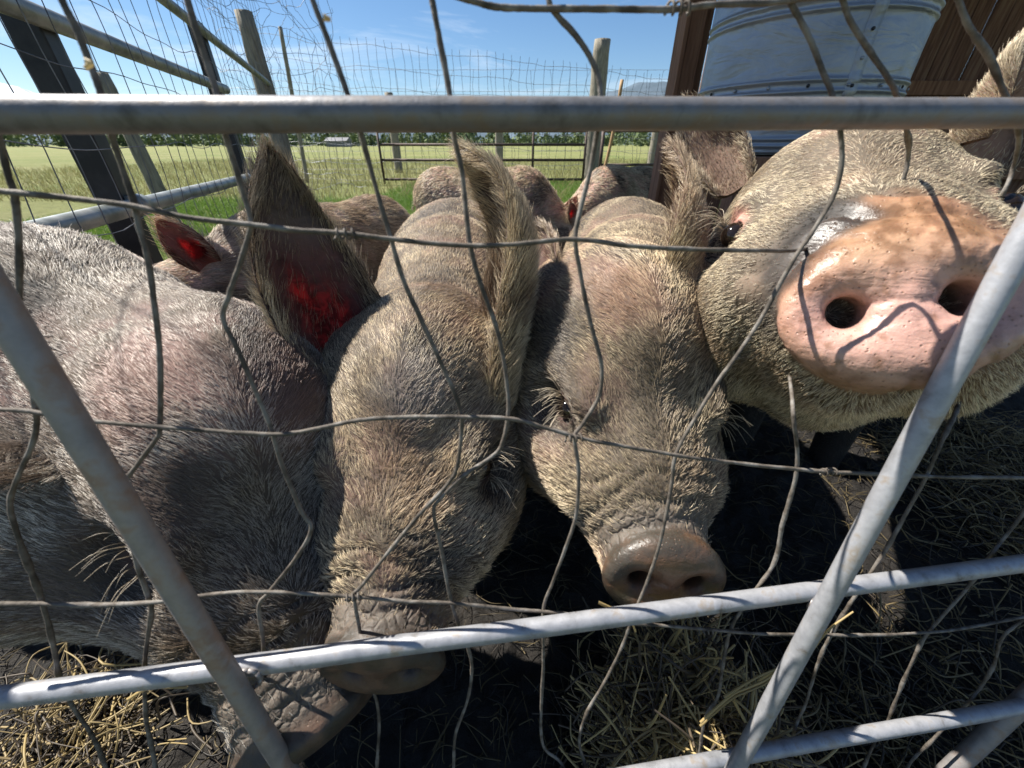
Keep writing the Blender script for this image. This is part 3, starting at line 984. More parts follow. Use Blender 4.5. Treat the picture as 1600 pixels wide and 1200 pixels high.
def surface_nets(fun, lo, hi, h):
    lo = np.asarray(lo, float); n = np.maximum(np.ceil((np.asarray(hi) - lo) / h).astype(int), 4)
    B = 4
    n = ((n + B - 1) // B) * B
    nb = n // B
    # coarse pass: which blocks hold the surface
    bc = np.stack(np.meshgrid(*[np.arange(k) for k in nb], indexing='ij'), -1).reshape(-1, 3)
    ctr = lo + (bc + 0.5 - 0.5 / B) * B * h
    dc = fun(ctr.astype(np.float32))
    D = np.repeat(np.repeat(np.repeat(dc.reshape(nb), B, 0), B, 1), B, 2).astype(np.float32)
    act = np.abs(dc) < B * h * 1.6
    blk = bc[act]
    o = np.stack(np.meshgrid(*[np.arange(B)] * 3, indexing='ij'), -1).reshape(-1, 3)
    idx = (blk[:, None, :] * B + o[None]).reshape(-1, 3)
    vals = np.empty(len(idx), np.float32)
    for s in range(0, len(idx), 400000):
        e = idx[s:s + 400000]
        vals[s:s + 400000] = fun((lo + e * h).astype(np.float32))
    D[idx[:, 0], idx[:, 1], idx[:, 2]] = vals
    S = D < 0
    c = np.zeros(tuple(n - 1), np.int8)
    for dx in (0, 1):
        for dy in (0, 1):
            for dz in (0, 1):
                c += S[dx:n[0] - 1 + dx, dy:n[1] - 1 + dy, dz:n[2] - 1 + dz]
    ac = np.argwhere((c > 0) & (c < 8))
    ids = np.full(tuple(n - 1), -1, np.int32)
    ids[ac[:, 0], ac[:, 1], ac[:, 2]] = np.arange(len(ac))
    cor = np.array([[x, y, z] for x in (0, 1) for y in (0, 1) for z in (0, 1)])
    cv = np.stack([D[ac[:, 0] + x, ac[:, 1] + y, ac[:, 2] + z] for x, y, z in cor], 1)
    acc = np.zeros((len(ac), 3)); cnt = np.zeros(len(ac))
    for i in range(8):
        for j in range(i + 1, 8):
            if np.abs(cor[i] - cor[j]).sum() == 1:
                a, b = cv[:, i], cv[:, j]
                m = (a < 0) != (b < 0)
                t = np.where(m, a / np.where(m, a - b, 1), 0)
                acc += np.where(m[:, None], cor[i] + t[:, None] * (cor[j] - cor[i]), 0)
                cnt += m
    V = lo + (ac + acc / np.maximum(cnt, 1)[:, None]) * h
    quads = []
    for ax in range(3):
        b1, b2 = (ax + 1) % 3, (ax + 2) % 3
        sl0 = [slice(None)] * 3; sl1 = [slice(None)] * 3
        sl0[ax] = slice(0, -1); sl1[ax] = slice(1, None)
        ch = S[tuple(sl0)] != S[tuple(sl1)]
        e = np.argwhere(ch)
        ok = (e[:, b1] > 0) & (e[:, b2] > 0) & (e[:, b1] < n[b1] - 1) & (e[:, b2] < n[b2] - 1)
        e = e[ok]
        neg = S[e[:, 0], e[:, 1], e[:, 2]]
        q = []
        for o1, o2 in ((-1, -1), (0, -1), (0, 0), (-1, 0)):
            f = e.copy(); f[:, b1] += o1; f[:, b2] += o2
            q.append(ids[f[:, 0], f[:, 1], f[:, 2]])
        q = np.stack(q, 1)
        q[~neg] = q[~neg][:, ::-1]
        quads.append(q)
    Q = np.concatenate(quads)
    Q = Q[(Q >= 0).all(1)]
    # relax the terraces
    E = np.concatenate([Q[:, [0, 1]], Q[:, [1, 2]], Q[:, [2, 3]], Q[:, [3, 0]]])
    for lam in ((0.5, -0.3) if h < 0.006 else (0.6, -0.62) * 6):
        acc = np.zeros_like(V); cnt = np.zeros(len(V))
        for k in range(3):
            acc[:, k] = np.bincount(E[:, 0], V[E[:, 1], k], len(V)) + np.bincount(E[:, 1], V[E[:, 0], k], len(V))
        cnt = np.bincount(E[:, 0], minlength=len(V)) + np.bincount(E[:, 1], minlength=len(V))
        full = cnt > 6
        V = np.where(full[:, None], V + lam * (acc / np.maximum(cnt, 1)[:, None] - V), V)
    return V, Q


def vnormals(V, Q):
    a, b, c, d = V[Q[:, 0]], V[Q[:, 1]], V[Q[:, 2]], V[Q[:, 3]]
    fn = np.cross(c - a, d - b)
    N = np.zeros_like(V)
    for k in range(4):
        np.add.at(N, Q[:, k], fn)
    return N / np.maximum(np.linalg.norm(N, axis=1, keepdims=True), 1e-12)


def compact(V, Q):
    u, inv = np.unique(Q.ravel(), return_inverse=True)
    return V[u], inv.reshape(Q.shape)


def ear_mesh(spine, width, face, cup=1.0, fold=0.0, thick=0.005, nu=22, nv=17):
    """cupped leaf: spine from root to tip (world points), half width in m, face = where the hollow looks"""
    S = catmull(spine, nu)
    T = np.gradient(S, axis=0); T /= np.linalg.norm(T, axis=1, keepdims=True)
    u = np.linspace(0, 1, nu)
    prof = np.interp(u, [0, .12, .3, .5, .7, .85, .95, 1], [0.62, 0.82, 1.0, 0.97, 0.75, 0.48, 0.24, 0.04])
    face = nrm(face)
    vv = np.linspace(-1, 1, nv)
    front = np.zeros((nu, nv, 3)); back = np.zeros((nu, nv, 3)); nor = np.zeros((nu, nv, 3))
    f = face
    for i in range(nu):
        f = nrm(face - T[i] * (face @ T[i]))
        wv = np.cross(T[i], f)
        th = cup * (1.25 - 0.75 * u[i])
        ang = vv * th
        w = width * prof[i] / max(math.sin(min(th, 1.45)), 0.3)
        wob = 0.04 * width * np.sin(vv * 5 + u[i] * 9)
        pos = S[i] + (np.sin(ang) * w)[:, None] * wv + ((1 - np.cos(ang)) * w + wob)[:, None] * f
        nn = (np.cos(ang))[:, None] * f - (np.sin(ang))[:, None] * wv
        if fold:                                            # one rim rolls over
            k = np.clip(vv * np.sign(fold) - 0.3, 0, 1) ** 2 * abs(fold)
            pos = pos + (k * width * 0.9)[:, None] * f - (np.sign(fold) * k * width * 0.5)[:, None] * wv
        edge = np.sqrt(np.clip(1 - vv ** 2, 0.02, 1))
        tk = thick * (1.5 - u[i]) * (0.35 + 0.65 * edge)
        front[i] = pos + nn * tk[:, None] * 0.5
        back[i] = pos - nn * tk[:, None] * 0.5
        nor[i] = nn
    V = np.concatenate([front.reshape(-1, 3), back.reshape(-1, 3)])
    n0 = nu * nv
    q = []
    for i in range(nu - 1):
        for j in range(nv - 1):
            a = i * nv + j
            q.append((a, a + 1, a + nv + 1, a + nv))
            q.append((n0 + a, n0 + a + nv, n0 + a + nv + 1, n0 + a + 1))
    for i in range(nu - 1):
        for j in (0, nv - 1):
            a = i * nv + j
            r = (a, a + nv, n0 + a + nv, n0 + a)
            q.append(r if j == 0 else r[::-1])
    for j in range(nv - 1):
        a = (nu - 1) * nv + j
        q.append((a, a + 1, n0 + a + 1, n0 + a))
    Q = np.array(q)
    # make the hollow side face outward
    nf = np.cross(V[Q[0, 2]] - V[Q[0, 0]], V[Q[0, 3]] - V[Q[0, 1]])
    if nf @ nor[0, 0] < 0:
        Q = Q[:, ::-1]
    U = np.repeat(u, nv); W = np.tile(vv, nu)
    info = dict(u=np.concatenate([U, U]), v=np.concatenate([W, W]), inner=np.concatenate([np.ones(n0), np.zeros(n0)]),
                T=np.repeat(T, nv, 0))
    info['T'] = np.concatenate([info['T'], info['T']])
    return V, Q, info


def make_pig(pig, label, loc, look, fine=0.0035, coarse=0.014, ears=(), nhair=40000, seed=1, group='pigs in the pen', coarse_box=None, hairlen=0.0165, hairrad=0.00030, face_group=None):
    """pig: Pig; look: dict of colours; ears: list of dict(spine,width,face,...)"""
    r = np.random.default_rng(seed)
    Vs, Qs, base = [], [], 0
    hb = []
    for h in pig.heads:
        corners = np.array([h.w((x, y, z)) for x in (-0.03 + min(0, h.ext[0] - 0.02), 0.34) for y in (-0.16, 0.16) for z in (-0.16, 0.19)])
        hb.append((corners.min(0), corners.max(0)))
    lo, hi = coarse_box
    V, Q = surface_nets(pig.sdf, lo, hi, coarse)
    if hb and fine:
        bl, bh = hb[0]
        c = V[Q].mean(1)
        ins = ((c > bl + fine * 3) & (c < bh - fine * 3)).all(1)
        Q = Q[~ins]
        V, Q = compact(V, Q)
        Vs.append(V); Qs.append(Q); base += len(V)
        V, Q = surface_nets(pig.sdf, bl, bh, fine)
        Vs.append(V); Qs.append(Q + base); base += len(V)
    else:
        Vs.append(V); Qs.append(Q); base += len(V)
    nbody = base
    einf = []
    for e in ears:
        V, Q, inf = ear_mesh(**{k: v for k, v in e.items() if k in ('spine', 'width', 'face', 'cup', 'fold', 'thick')})
        inf['off'] = base; inf['n'] = len(V); inf['opt'] = e
        einf.append(inf)
        Vs.append(V); Qs.append(Q + base); base += len(V)
    V = np.concatenate(Vs); Q = np.concatenate(Qs)
    N = vnormals(V, Q)
    n = len(V)
    # ---- colours
    mud1 = fbm(V, 0.16, seed, 4); mud2 = fbm(V, 0.05, seed + 5, 3)
    skin, mud, dark = (np.array(look[k]) for k in ('skin', 'mud', 'dark'))
    m = smooth01(0.6 * mud1 + 0.4 * mud2, look.get('m0', 0.36), look.get('m1', 0.52))
    tint = skin * (1 - m[:, None]) + mud * m[:, None]
    dk = smooth01(fbm(V, 0.12, seed + 9, 3), 0.54, 0.68) * look.get('darkness', 0.8)
    tint = tint * (1 - dk[:, None]) + dark * dk[:, None]
    wet = np.zeros(n); ear = np.zeros(n); dens = np.ones(n); flow = np.zeros((n, 3)); lenm = np.ones(n); lift = np.full(n, look.get('lift', 0.35))
    # lower parts are muddier, and darkened further to stand in for shade between pigs
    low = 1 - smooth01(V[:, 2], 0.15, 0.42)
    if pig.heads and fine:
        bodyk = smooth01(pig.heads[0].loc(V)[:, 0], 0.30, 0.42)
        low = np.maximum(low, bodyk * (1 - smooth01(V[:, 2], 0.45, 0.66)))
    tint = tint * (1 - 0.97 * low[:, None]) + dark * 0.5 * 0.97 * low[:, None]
    ptint = np.zeros((n, 3)); pk = np.zeros(n); crack = np.zeros(n)
    back_dir = nrm(look['back'])
    flow[:] = back_dir + np.array([0, 0, -0.35])
    for h in pig.heads:
        q = h.loc(V)
        near = (1 - smooth01(q[:, 0], 0.34, 0.46)) * ((np.abs(q[:, 1]) < 0.22) & (np.abs(q[:, 2]) < 0.25))
        near[nbody:] = 0
        X, Y, Z = h.R[:, 0], h.R[:, 1], h.R[:, 2]
        fl = X + np.sign(q[:, 1])[:, None] * Y * (0.25 + 2.0 * np.clip(np.abs(q[:, 1]) - 0.05, 0, 1))[:, None] - Z * 0.25
        flow = flow * (1 - near[:, None]) + fl * near[:, None]
        # snout
        qd = (q - h.ext - [0.045, 0, 0]) @ h.D / h.ds + [0.045, 0, 0]
        sn = (1 - smooth01(qd[:, 0], 0.020, 0.034)) * near
        wr = (1 - smooth01(q[:, 0] - h.ext[0], *(look.get('bare', (0.07, 0.11)) if h.ext[0] < 0.02 else (0.036, 0.052)))) * smooth01(q[:, 2], -0.02, 0.02) * near
        sc = np.array(look['snout'])
        if 'snout_top' in look:
            tp = smooth01(qd[:, 2], 0.0, 0.045)
            sc = sc * (1 - tp[:, None]) + np.array(look['snout_top']) * tp[:, None]
            rim = smooth01(np.sqrt((qd[:, 1] / 0.066) ** 2 + (qd[:, 2] / 0.055) ** 2), 0.75, 1.0) * 0.5
            sc = sc * (1 - rim[:, None]) + np.array([0.36, 0.19, 0.10]) * rim[:, None]
            grime = smooth01(fbm(V, 0.011, seed + 90, 3) + 0.10 * tp + 0.12 * rim, 0.63, 0.74) * 0.6
            sc = sc * (1 - grime[:, None]) + np.array([0.17, 0.085, 0.04]) * grime[:, None]
            blot = smooth01(fbm(V, 0.04, seed + 95, 3), 0.42, 0.66)[:, None] * 0.12
            sc = sc * (1 - blot) + np.array([0.62, 0.30, 0.25]) * blot
        else:
            rr_ = np.sqrt((qd[:, 1] / 0.066) ** 2 + (qd[:, 2] / 0.055) ** 2)
            cake = smooth01(0.55 * rr_ + 0.9 * fbm(V, 0.022, seed + 80, 4), 0.72, 1.05)
            sc = sc * (1 - cake[:, None]) + np.array([0.055, 0.046, 0.036]) * cake[:, None]
            sm = smooth01(fbm(V, 0.03, seed + 85, 4), 0.5, 0.62) * 0.75
            sc = sc * (1 - sm[:, None]) + np.array([0.05, 0.037, 0.028]) * sm[:, None]
        hole = (1 - smooth01(np.sqrt((np.abs(qd[:, 1]) - 0.029) ** 2 + (qd[:, 2]) ** 2), 0.006, 0.012)) * smooth01(qd[:, 0], 0.0, 0.015)
        sc = sc * (1 - 0.55 * hole[:, None]) if np.ndim(sc) == 2 else sc[None] * (1 - 0.55 * hole[:, None])
        tint = tint * (1 - wr[:, None] * 0.75) + np.array(look['wrinkle']) * wr[:, None] * 0.75
        tint = tint * (1 - sn[:, None]) + sc * sn[:, None]
        wet = np.maximum(wet, np.maximum(sn, (0.35 if h.ext[0] < 0.02 else 0.0) * wr) * look.get('wetness', 1))
        dens *= (1 - sn) * (1 - 0.93 * wr)
        crack = np.maximum(crack, wr * (1 - sn)) if h.ext[0] < 0.02 else crack
        # around the eye
        for sy in (-1, 1):
            de = np.sqrt((q[:, 0] - h.eye[0]) ** 2 + (q[:, 1] - sy * h.eye[1]) ** 2 + (q[:, 2] - h.eye[2]) ** 2)
            dark_eye = (1 - smooth01(de, 0.025, 0.066)) * look.get('eye_dark', 0.9)
            dens *= 1 - 0.4 * dark_eye; lenm *= 1 - 0.35 * dark_eye
            tint = tint * (1 - dark_eye[:, None]) + dark * dark_eye[:, None]
            ptint = ptint * (1 - dark_eye[:, None]) + dark * 1.6 * dark_eye[:, None]; pk = np.maximum(pk, dark_eye)
            ek = (1 - smooth01(de, 0.012, 0.026))
            tint = tint * (1 - 0.8 * ek[:, None]) + np.array(look.get('eyelid', (0.09, 0.05, 0.04))) * 0.8 * ek[:, None]
            dens *= 1 - 0.95 * (1 - smooth01(de, 0.015, 0.024))
        lenm *= (1 - 0.30 * near) * (1 - 0.25 * near * (1 - smooth01(q[:, 0], 0.08, 0.16)))
        jaw = near * smooth01(-q[:, 2], 0.03, 0.08)
        lenm *= 1 + 0.5 * jaw
        lift = lift - 0.06 * near + 0.22 * near * (1 - smooth01(q[:, 0], 0.10, 0.2)) + 0.2 * jaw
        cl = near * smooth01(-q[:, 2], 0.0, 0.07)
        tint = tint * (1 - 0.4 * cl[:, None]) + np.array([0.33, 0.22, 0.09]) * 0.4 * cl[:, None]
    for inf in einf:
        s = slice(inf['off'], inf['off'] + inf['n'])
        u, v, inn = inf['u'], inf['v'], inf['inner']
        op = inf['opt']
        core = 0
        base_c = tint[s]
        ic = np.array(op.get('inner', (0.30, 0.10, 0.08)))
        tint[s] = base_c * (1 - 0.85 * inn[:, None]) + (ic * (0.5 + 0.5 * (1 - smooth01(np.abs(v), .5, 1)))[:, None]) * 0.85 * inn[:, None]
        ear[s] = np.clip(0.02 + 0.95 * (1 - smooth01(np.abs(v + 0.1 * np.sin(u * 14)), 0.22, 0.66)) * smooth01(u, 0.05, 0.2) * (1 - smooth01(u + 0.05 * np.sin(v * 9), 0.40, 0.62)), 0, 1) * op.get('glow', 0.85)
        dens[s] = np.where(inn > 0, op.get('core', 0.10) + op.get('inhair', 0.9) * smooth01(np.abs(v), 0.62, 0.92) + 0.9 * smooth01(u, 0.68, 0.9), op.get('outhair', 1.3))
        flow[s] = inf['T'] * 1.0
        flow[s] += np.where(inn > 0, 0.5, 0.1)[:, None] * N[s]
        lenm[s] = op.get('hairlen', 0.8) * (0.8 + 0.5 * np.abs(v))
        lift[s] = op.get('lift', 0.45)
    for c_, rad_, col_, st_, hd_m in look.get('patches', ()):
        k = (1 - smooth01(np.linalg.norm(V - np.asarray(c_), axis=1) + 0.35 * rad_ * (fbm(V, rad_ * 0.6, seed + 70, 3) - 0.5) * 2, rad_ * 0.35, rad_)) * st_
        tint = tint * (1 - k[:, None]) + np.array(col_) * k[:, None]
        dens = dens * (1 - k * (1 - hd_m))
        ptint = ptint * (1 - k[:, None]) + np.array(col_) * 1.35 * k[:, None]
        pk = np.maximum(pk, k)
    tint = np.clip(tint, 0.004, 0.95)
    if 'custom' in look:
        tint, dens, lenm, lift = look['custom'](V, N, tint, dens, lenm, lift)
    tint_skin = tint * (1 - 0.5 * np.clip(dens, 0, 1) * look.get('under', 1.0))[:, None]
    o = mesh_obj('pig', V, Q, M['skin'], None, True, origin=loc)
    me = o.data
    nv_ = len(me.vertices)
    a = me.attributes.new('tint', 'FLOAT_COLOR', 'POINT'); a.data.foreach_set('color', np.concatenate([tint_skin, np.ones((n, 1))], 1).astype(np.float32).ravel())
    a = me.attributes.new('wet', 'FLOAT', 'POINT'); a.data.foreach_set('value', wet.astype(np.float32))
    a = me.attributes.new('crack', 'FLOAT', 'POINT'); a.data.foreach_set('value', crack.astype(np.float32))
    a = me.attributes.new('ear', 'FLOAT', 'POINT'); a.data.foreach_set('value', ear.astype(np.float32))
    tag(o, label, 'pig', group)
    # ---- hair
    tri = np.concatenate([Q[:, [0, 1, 2]], Q[:, [0, 2, 3]]])
    A, B, C = V[tri[:, 0]], V[tri[:, 1]], V[tri[:, 2]]
    area = 0.5 * np.linalg.norm(np.cross(B - A, C - A), axis=1)
    ctr = (A + B + C) / 3
    td = dens[tri].mean(1)
    dist = np.linalg.norm(ctr - CAM, axis=1)
    # thin out what no camera near this spot can see
    fn = N[tri].mean(1)
    facing = ((CAM - ctr) / dist[:, None] * fn).sum(1)
    wgt = area * td * np.where(facing > -0.35, 1, 0.12) * np.clip(0.75 / dist, 0.3, 1.6) ** 1.0
    pr = wgt / wgt.sum()
    pick = r.choice(len(tri), size=nhair, p=pr)
    uv = r.random((nhair, 2)); sw = uv.sum(1) > 1; uv[sw] = 1 - uv[sw]
    t3 = tri[pick]

    def interp(x):
        a_, b_, c_ = x[t3[:, 0]], x[t3[:, 1]], x[t3[:, 2]]
        if x.ndim == 1:
            return a_ * (1 - uv.sum(1)) + b_ * uv[:, 0] + c_ * uv[:, 1]
        return a_ * (1 - uv.sum(1, keepdims=True)) + b_ * uv[:, :1] + c_ * uv[:, 1:]
    p, nn, fl, lm, lf, tc = interp(V), interp(N), interp(flow), interp(lenm), interp(lift), interp(tint)
    nn /= np.linalg.norm(nn, axis=1, keepdims=True)
    # swirl the flow with smooth noise so tufts form
    sw1 = np.stack([vnoise(p, 0.05, seed + 20 + k) - 0.5 for k in range(3)], 1)
    sw2 = np.stack([vnoise(p, 0.013, seed + 30 + k) - 0.5 for k in range(3)], 1)
    fl = fl / np.maximum(np.linalg.norm(fl, axis=1, keepdims=True), 1e-6)
    fl = fl + 0.42 * sw1 + 0.42 * sw2 + 0.13 * r.normal(size=fl.shape)
    fl = fl - nn * (fl * nn).sum(1, keepdims=True)
    fl /= np.maximum(np.linalg.norm(fl, axis=1, keepdims=True), 1e-6)
    lf = np.clip(lf + 0.22 * (r.random(nhair) - 0.4) + 0.3 * (vnoise(p, 0.02, seed + 40) - 0.5), 0.08, 0.95)[:, None]
    d0 = nn * lf + fl * (1 - lf); d0 /= np.linalg.norm(d0, axis=1, keepdims=True)
    L = hairlen * look.get('hscale', 1.0) * lm * (0.55 + 0.75 * r.random(nhair)) * np.where(r.random(nhair) < 0.03, 1.6, 1)
    L = L[:, None]
    tip = p + L * (0.85 * d0 + 0.35 * fl + np.array([0, 0, -0.10]))
    # clumps
    cell = np.floor(p / 0.0065).astype(np.int64)
    key = cell[:, 0] * 73856093 ^ cell[:, 1] * 19349663 ^ cell[:, 2] * 83492791
    _, inv = np.unique(key, return_inverse=True)
    inv = inv.ravel()
    cnt = np.bincount(inv)
    mean_tip = np.stack([np.bincount(inv, tip[:, k]) / cnt for k in range(3)], 1)
    clump = 0.5 * vnoise(p, 0.06, seed + 50)[:, None]
    tip = tip * (1 - clump) + mean_tip[inv] * clump
    K = 4
    pts = np.zeros((nhair, K, 3)); rad = np.zeros((nhair, K))
    mid = p + L * 0.5 * d0
    for k, t in enumerate(np.linspace(0, 1, K)):
        pts[:, k] = p * (1 - t) ** 2 + 2 * mid * t * (1 - t) + tip * t * t
        rad[:, k] = hairrad * (1.0 - 0.75 * t) * (0.75 + 0.5 * r.random(nhair))
    pts[:, 0] -= nn * 0.0012
    hs, hd = np.array(look['hair']), np.array(look['hair_dark'])
    g = fbm(p, 0.07, seed + 60, 3)
    mixv = smooth01(g + 0.35 * (r.random(nhair) - 0.5), look.get('h0', 0.34), look.get('h1', 0.62))
    hc = hs * (1 - mixv[:, None]) + hd * mixv[:, None]
    hc = hc * (0.55 + 0.75 * r.random((nhair, 1))) * np.where(r.random((nhair, 1)) < 0.2, 0.33, 1.0)
    pki = interp(pk)[:, None]; pti = interp(ptint)
    hc = 0.72 * hc + 0.28 * np.clip(tc * 1.5, 0, .6)
    hc = hc * (1 - 0.8 * pki) + np.minimum(pti / np.maximum(pki, 1e-3), 0.8) * 0.8 * pki * (0.6 + 0.8 * r.random((nhair, 1)))
    hc = hc * (1 - 0.95 * interp(low)[:, None])  # hair low down darkened too, as painted shade
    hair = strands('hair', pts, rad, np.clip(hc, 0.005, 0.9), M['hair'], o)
    tag(hair, kind='stuff')
    # ---- eyes and lashes
    for h in pig.heads:
        for sy in look.get('eyes', (-1, 1)):
            c = h.w(h.eye * [1, sy, 1] + np.array([0, -0.004 * sy, 0]))
            rr = 0.0125 * h.s
            uu, vv2 = np.meshgrid(np.linspace(0, 2 * np.pi, 17)[:-1], np.linspace(0, np.pi, 10))
            pv = np.stack([np.sin(vv2) * np.cos(uu), np.sin(vv2) * np.sin(uu), np.cos(vv2)], -1).reshape(-1, 3) * rr + c
            fq = np.array([(i * 16 + j, i * 16 + (j + 1) % 16, (i + 1) * 16 + (j + 1) % 16, (i + 1) * 16 + j) for i in range(9) for j in range(16)])
            mesh_obj('eye', pv, fq, M['eye'], o, True)
            nl = look.get('lashes', 40)
            th = r.uniform(0.15, np.pi - 0.15, nl)
            lr = np.stack([h.eye[0] - 0.02 * np.cos(th), np.full(nl, sy * (h.eye[1] + 0.006)), h.eye[2] + 0.016 * np.sin(th)], 1)
            root = h.o + (lr * h.s) @ h.R.T
            out = np.stack([-0.55 * np.cos(th) - 0.25, np.full(nl, sy * 0.9), 0.15 + 0.55 * np.sin(th) - 0.5 * r.random(nl)], 1) @ h.R.T
            out = out + 0.3 * r.normal(size=out.shape)
            out /= np.linalg.norm(out, axis=1, keepdims=True)
            ll = r.uniform(0.015, 0.05, nl)[:, None]
            lp = np.stack([root, root + out * ll * 0.5 + [0, 0, 0.002], root + out * ll + np.array([0, 0, -0.25]) * ll], 1)
            lrad = np.repeat(np.array([[0.0003, 0.00026, 0.00012]]), nl, 0)
            tag(strands('eyelashes', lp, lrad, np.tile([[0.55, 0.47, 0.36]], (nl, 1)) * r.uniform(0.25, 1.2, (nl, 1)), M['hair'], o), kind='stuff')
    return o

# ------------------------------------------------------------------ the pigs of the photograph
HAIR = (0.95, 0.80, 0.56); HAIRD = (0.34, 0.26, 0.18)
LOOK = dict(skin=(0.34, 0.215, 0.165), mud=(0.20, 0.155, 0.11), dark=(0.045, 0.036, 0.03), wetness=0.6, snout=(0.13, 0.08, 0.055), wrinkle=(0.11, 0.097, 0.085),
            hair=HAIR, hair_dark=HAIRD, back=(0, 1, 0), lift=0.14)
GRP = 'pigs crowding at the fence panel'

# pig with its face hanging down between the two others (two upright ears)
pb = Pig()
hb_ = Head(P(590, 1082, 0.520), P(664, 455, 0.640), (0.06, -0.5, 1), 1.24, disc=(0.12, 0.0), seed=2, ds=0.82)
hb_.rugged = 1.5
pb.heads.append(hb_)
sh = np.array([-0.17, 1.08, 0.64])
pb.seg(hb_.w((0.33, 0, 0.04)), sh, 0.115, 0.20, 0.12)
for k_, e_ in ((1, P(545, 560, 0.63)), (-1, P(795, 540, 0.585))):
    pb.seg(hb_.w((0.30, 0.05 * k_, 0.06)), e_, 0.06, 0.026, 0.05)
pb.ell((-0.27, 0.88, 0.42), (0.20, 0.22, 0.25), k=0.1)  # unseen chest bulk, shaped to keep sun off the mud in the gap
pb.ell((-0.20, 1.42, 0.56), (0.25, 0.42, 0.285), k=0.1)
pb.ell((-0.24, 1.85, 0.49), (0.24, 0.34, 0.26), k=0.1)
for sx in (-1, 1):
    pb.seg((-0.19 + sx * 0.13, 1.08, 0.45), (-0.19 + sx * 0.13, 1.05, 0.03), 0.075, 0.045, 0.05)
    pb.seg((-0.24 + sx * 0.13, 1.95, 0.45), (-0.24 + sx * 0.13, 2.0, 0.03), 0.09, 0.045, 0.05)
ears_b = [
    dict(spine=[P(560, 590, 0.63), P(505, 500, 0.63), P(452, 370, 0.64), P(418, 228, 0.66)], width=0.074, face=nrm(CAM - P(470, 450, .63)) + np.array([0.55, 0, -0.1]), cup=1.1, glow=0.75, inner=(0.14, 0.04, 0.034), hairlen=1.0, inhair=1.2, outhair=1.4, lift=0.45),
    dict(spine=[P(795, 640, 0.575), P(816, 500, 0.585), P(824, 390, 0.60), P(800, 310, 0.62), P(760, 268, 0.64), P(718, 228, 0.66)], width=0.064, face=np.array([-0.85, -0.35, -0.15]), cup=1.35, glow=0.4, core=0.5, inner=(0.22, 0.13, 0.09), hairlen=1.0, inhair=1.0),
]
make_pig(pb, 'muddy pig with two upright ears, one glowing red inside, snout behind the slanting lower tube', (-0.2, 1.4, 0), dict(LOOK, back=(-0.1, 1, 0.1), bare=(0.045, 0.075), patches=[(trace(pb, 640, 610), 0.06, (0.30, 0.28, 0.27), 0.6, 1.0), (trace(pb, 680, 880), 0.055, (0.06, 0.048, 0.04), 0.8, 0.9), (trace(pb, 660, 760), 0.06, (0.36, 0.25, 0.16), 0.5, 0.9), (P(425, 270, 0.65), 0.13, (0.13, 0.105, 0.08), 0.8, 1.0)]), ears=ears_b, nhair=210000, seed=11, group=GRP, coarse_box=((-0.62, 0.5, 0), (0.25, 2.3, 0.95)))

# pig in the middle right, brown wet snout pointing at the camera
pc = Pig()
hc_ = Head(P(1044, 945, 0.520), P(972, 392, 0.645), (0.12, -0.55, 1), 1.20, disc=(0.45, -0.1), seed=5, ds=0.88)
hc_.rugged = 0.9
pc.heads.append(hc_)
pc.seg(hc_.w((0.33, 0, 0.04)), (0.335, 1.08, 0.655), 0.115, 0.19, 0.12)
for k_, e_ in ((-1, P(1078, 440, 0.635)), (1, P(872, 445, 0.65))):
    pc.seg(hc_.w((0.30, 0.05 * k_, 0.06)), e_, 0.06, 0.026, 0.05)
pc.ell((0.31, 0.98, 0.45), (0.19, 0.20, 0.25), k=0.1)  # matching hidden chest bulk, added to block sun from the ground
pc.ell((0.42, 1.45, 0.57), (0.235, 0.44, 0.275), k=0.1)
pc.ell((0.52, 1.92, 0.48), (0.23, 0.34, 0.25), k=0.1)
for sx in (-1, 1):
    pc.seg((0.34 + sx * 0.13, 1.12, 0.45), (0.34 + sx * 0.13, 1.10, 0.03), 0.075, 0.045, 0.05)
    pc.seg((0.52 + sx * 0.13, 2.0, 0.45), (0.52 + sx * 0.13, 2.05, 0.03), 0.09, 0.045, 0.05)
ears_c = [
    dict(spine=[P(1078, 470, 0.63), P(1092, 380, 0.645), P(1086, 300, 0.67), P(1050, 222, 0.70)], width=0.062, face=np.array([-0.9, 0.35, 0.1]), cup=1.2, glow=0.3, inner=(0.3, 0.17, 0.12)),
    dict(spine=[P(880, 470, 0.64), P(858, 410, 0.67), P(842, 350, 0.71)], width=0.045, face=np.array([-0.6, -0.6, 0.0]), cup=1.1, glow=0.3, inner=(0.12, 0.06, 0.05)),
]
make_pig(pc, 'muddy pig with wet brown snout, between the red-eared pig and the pink-snouted pig', (0.33, 1.5, 0), dict(LOOK, mud=(0.21, 0.165, 0.115), wetness=0.85, bare=(0.055, 0.088), snout=(0.13, 0.072, 0.042), back=(0.1, 1, 0.1), patches=[(trace(pc, 985, 455), 0.075, (0.36, 0.20, 0.14), 0.5, 0.85), (trace(pc, 868, 520), 0.075, (0.05, 0.04, 0.034), 0.9, 0.9), (trace(pc, 1000, 660), 0.07, (0.17, 0.14, 0.11), 0.6, 0.8)]), ears=ears_c, nhair=195000, seed=23, group=GRP, coarse_box=((-0.2, 0.45, 0), (0.95, 2.4, 0.95)))

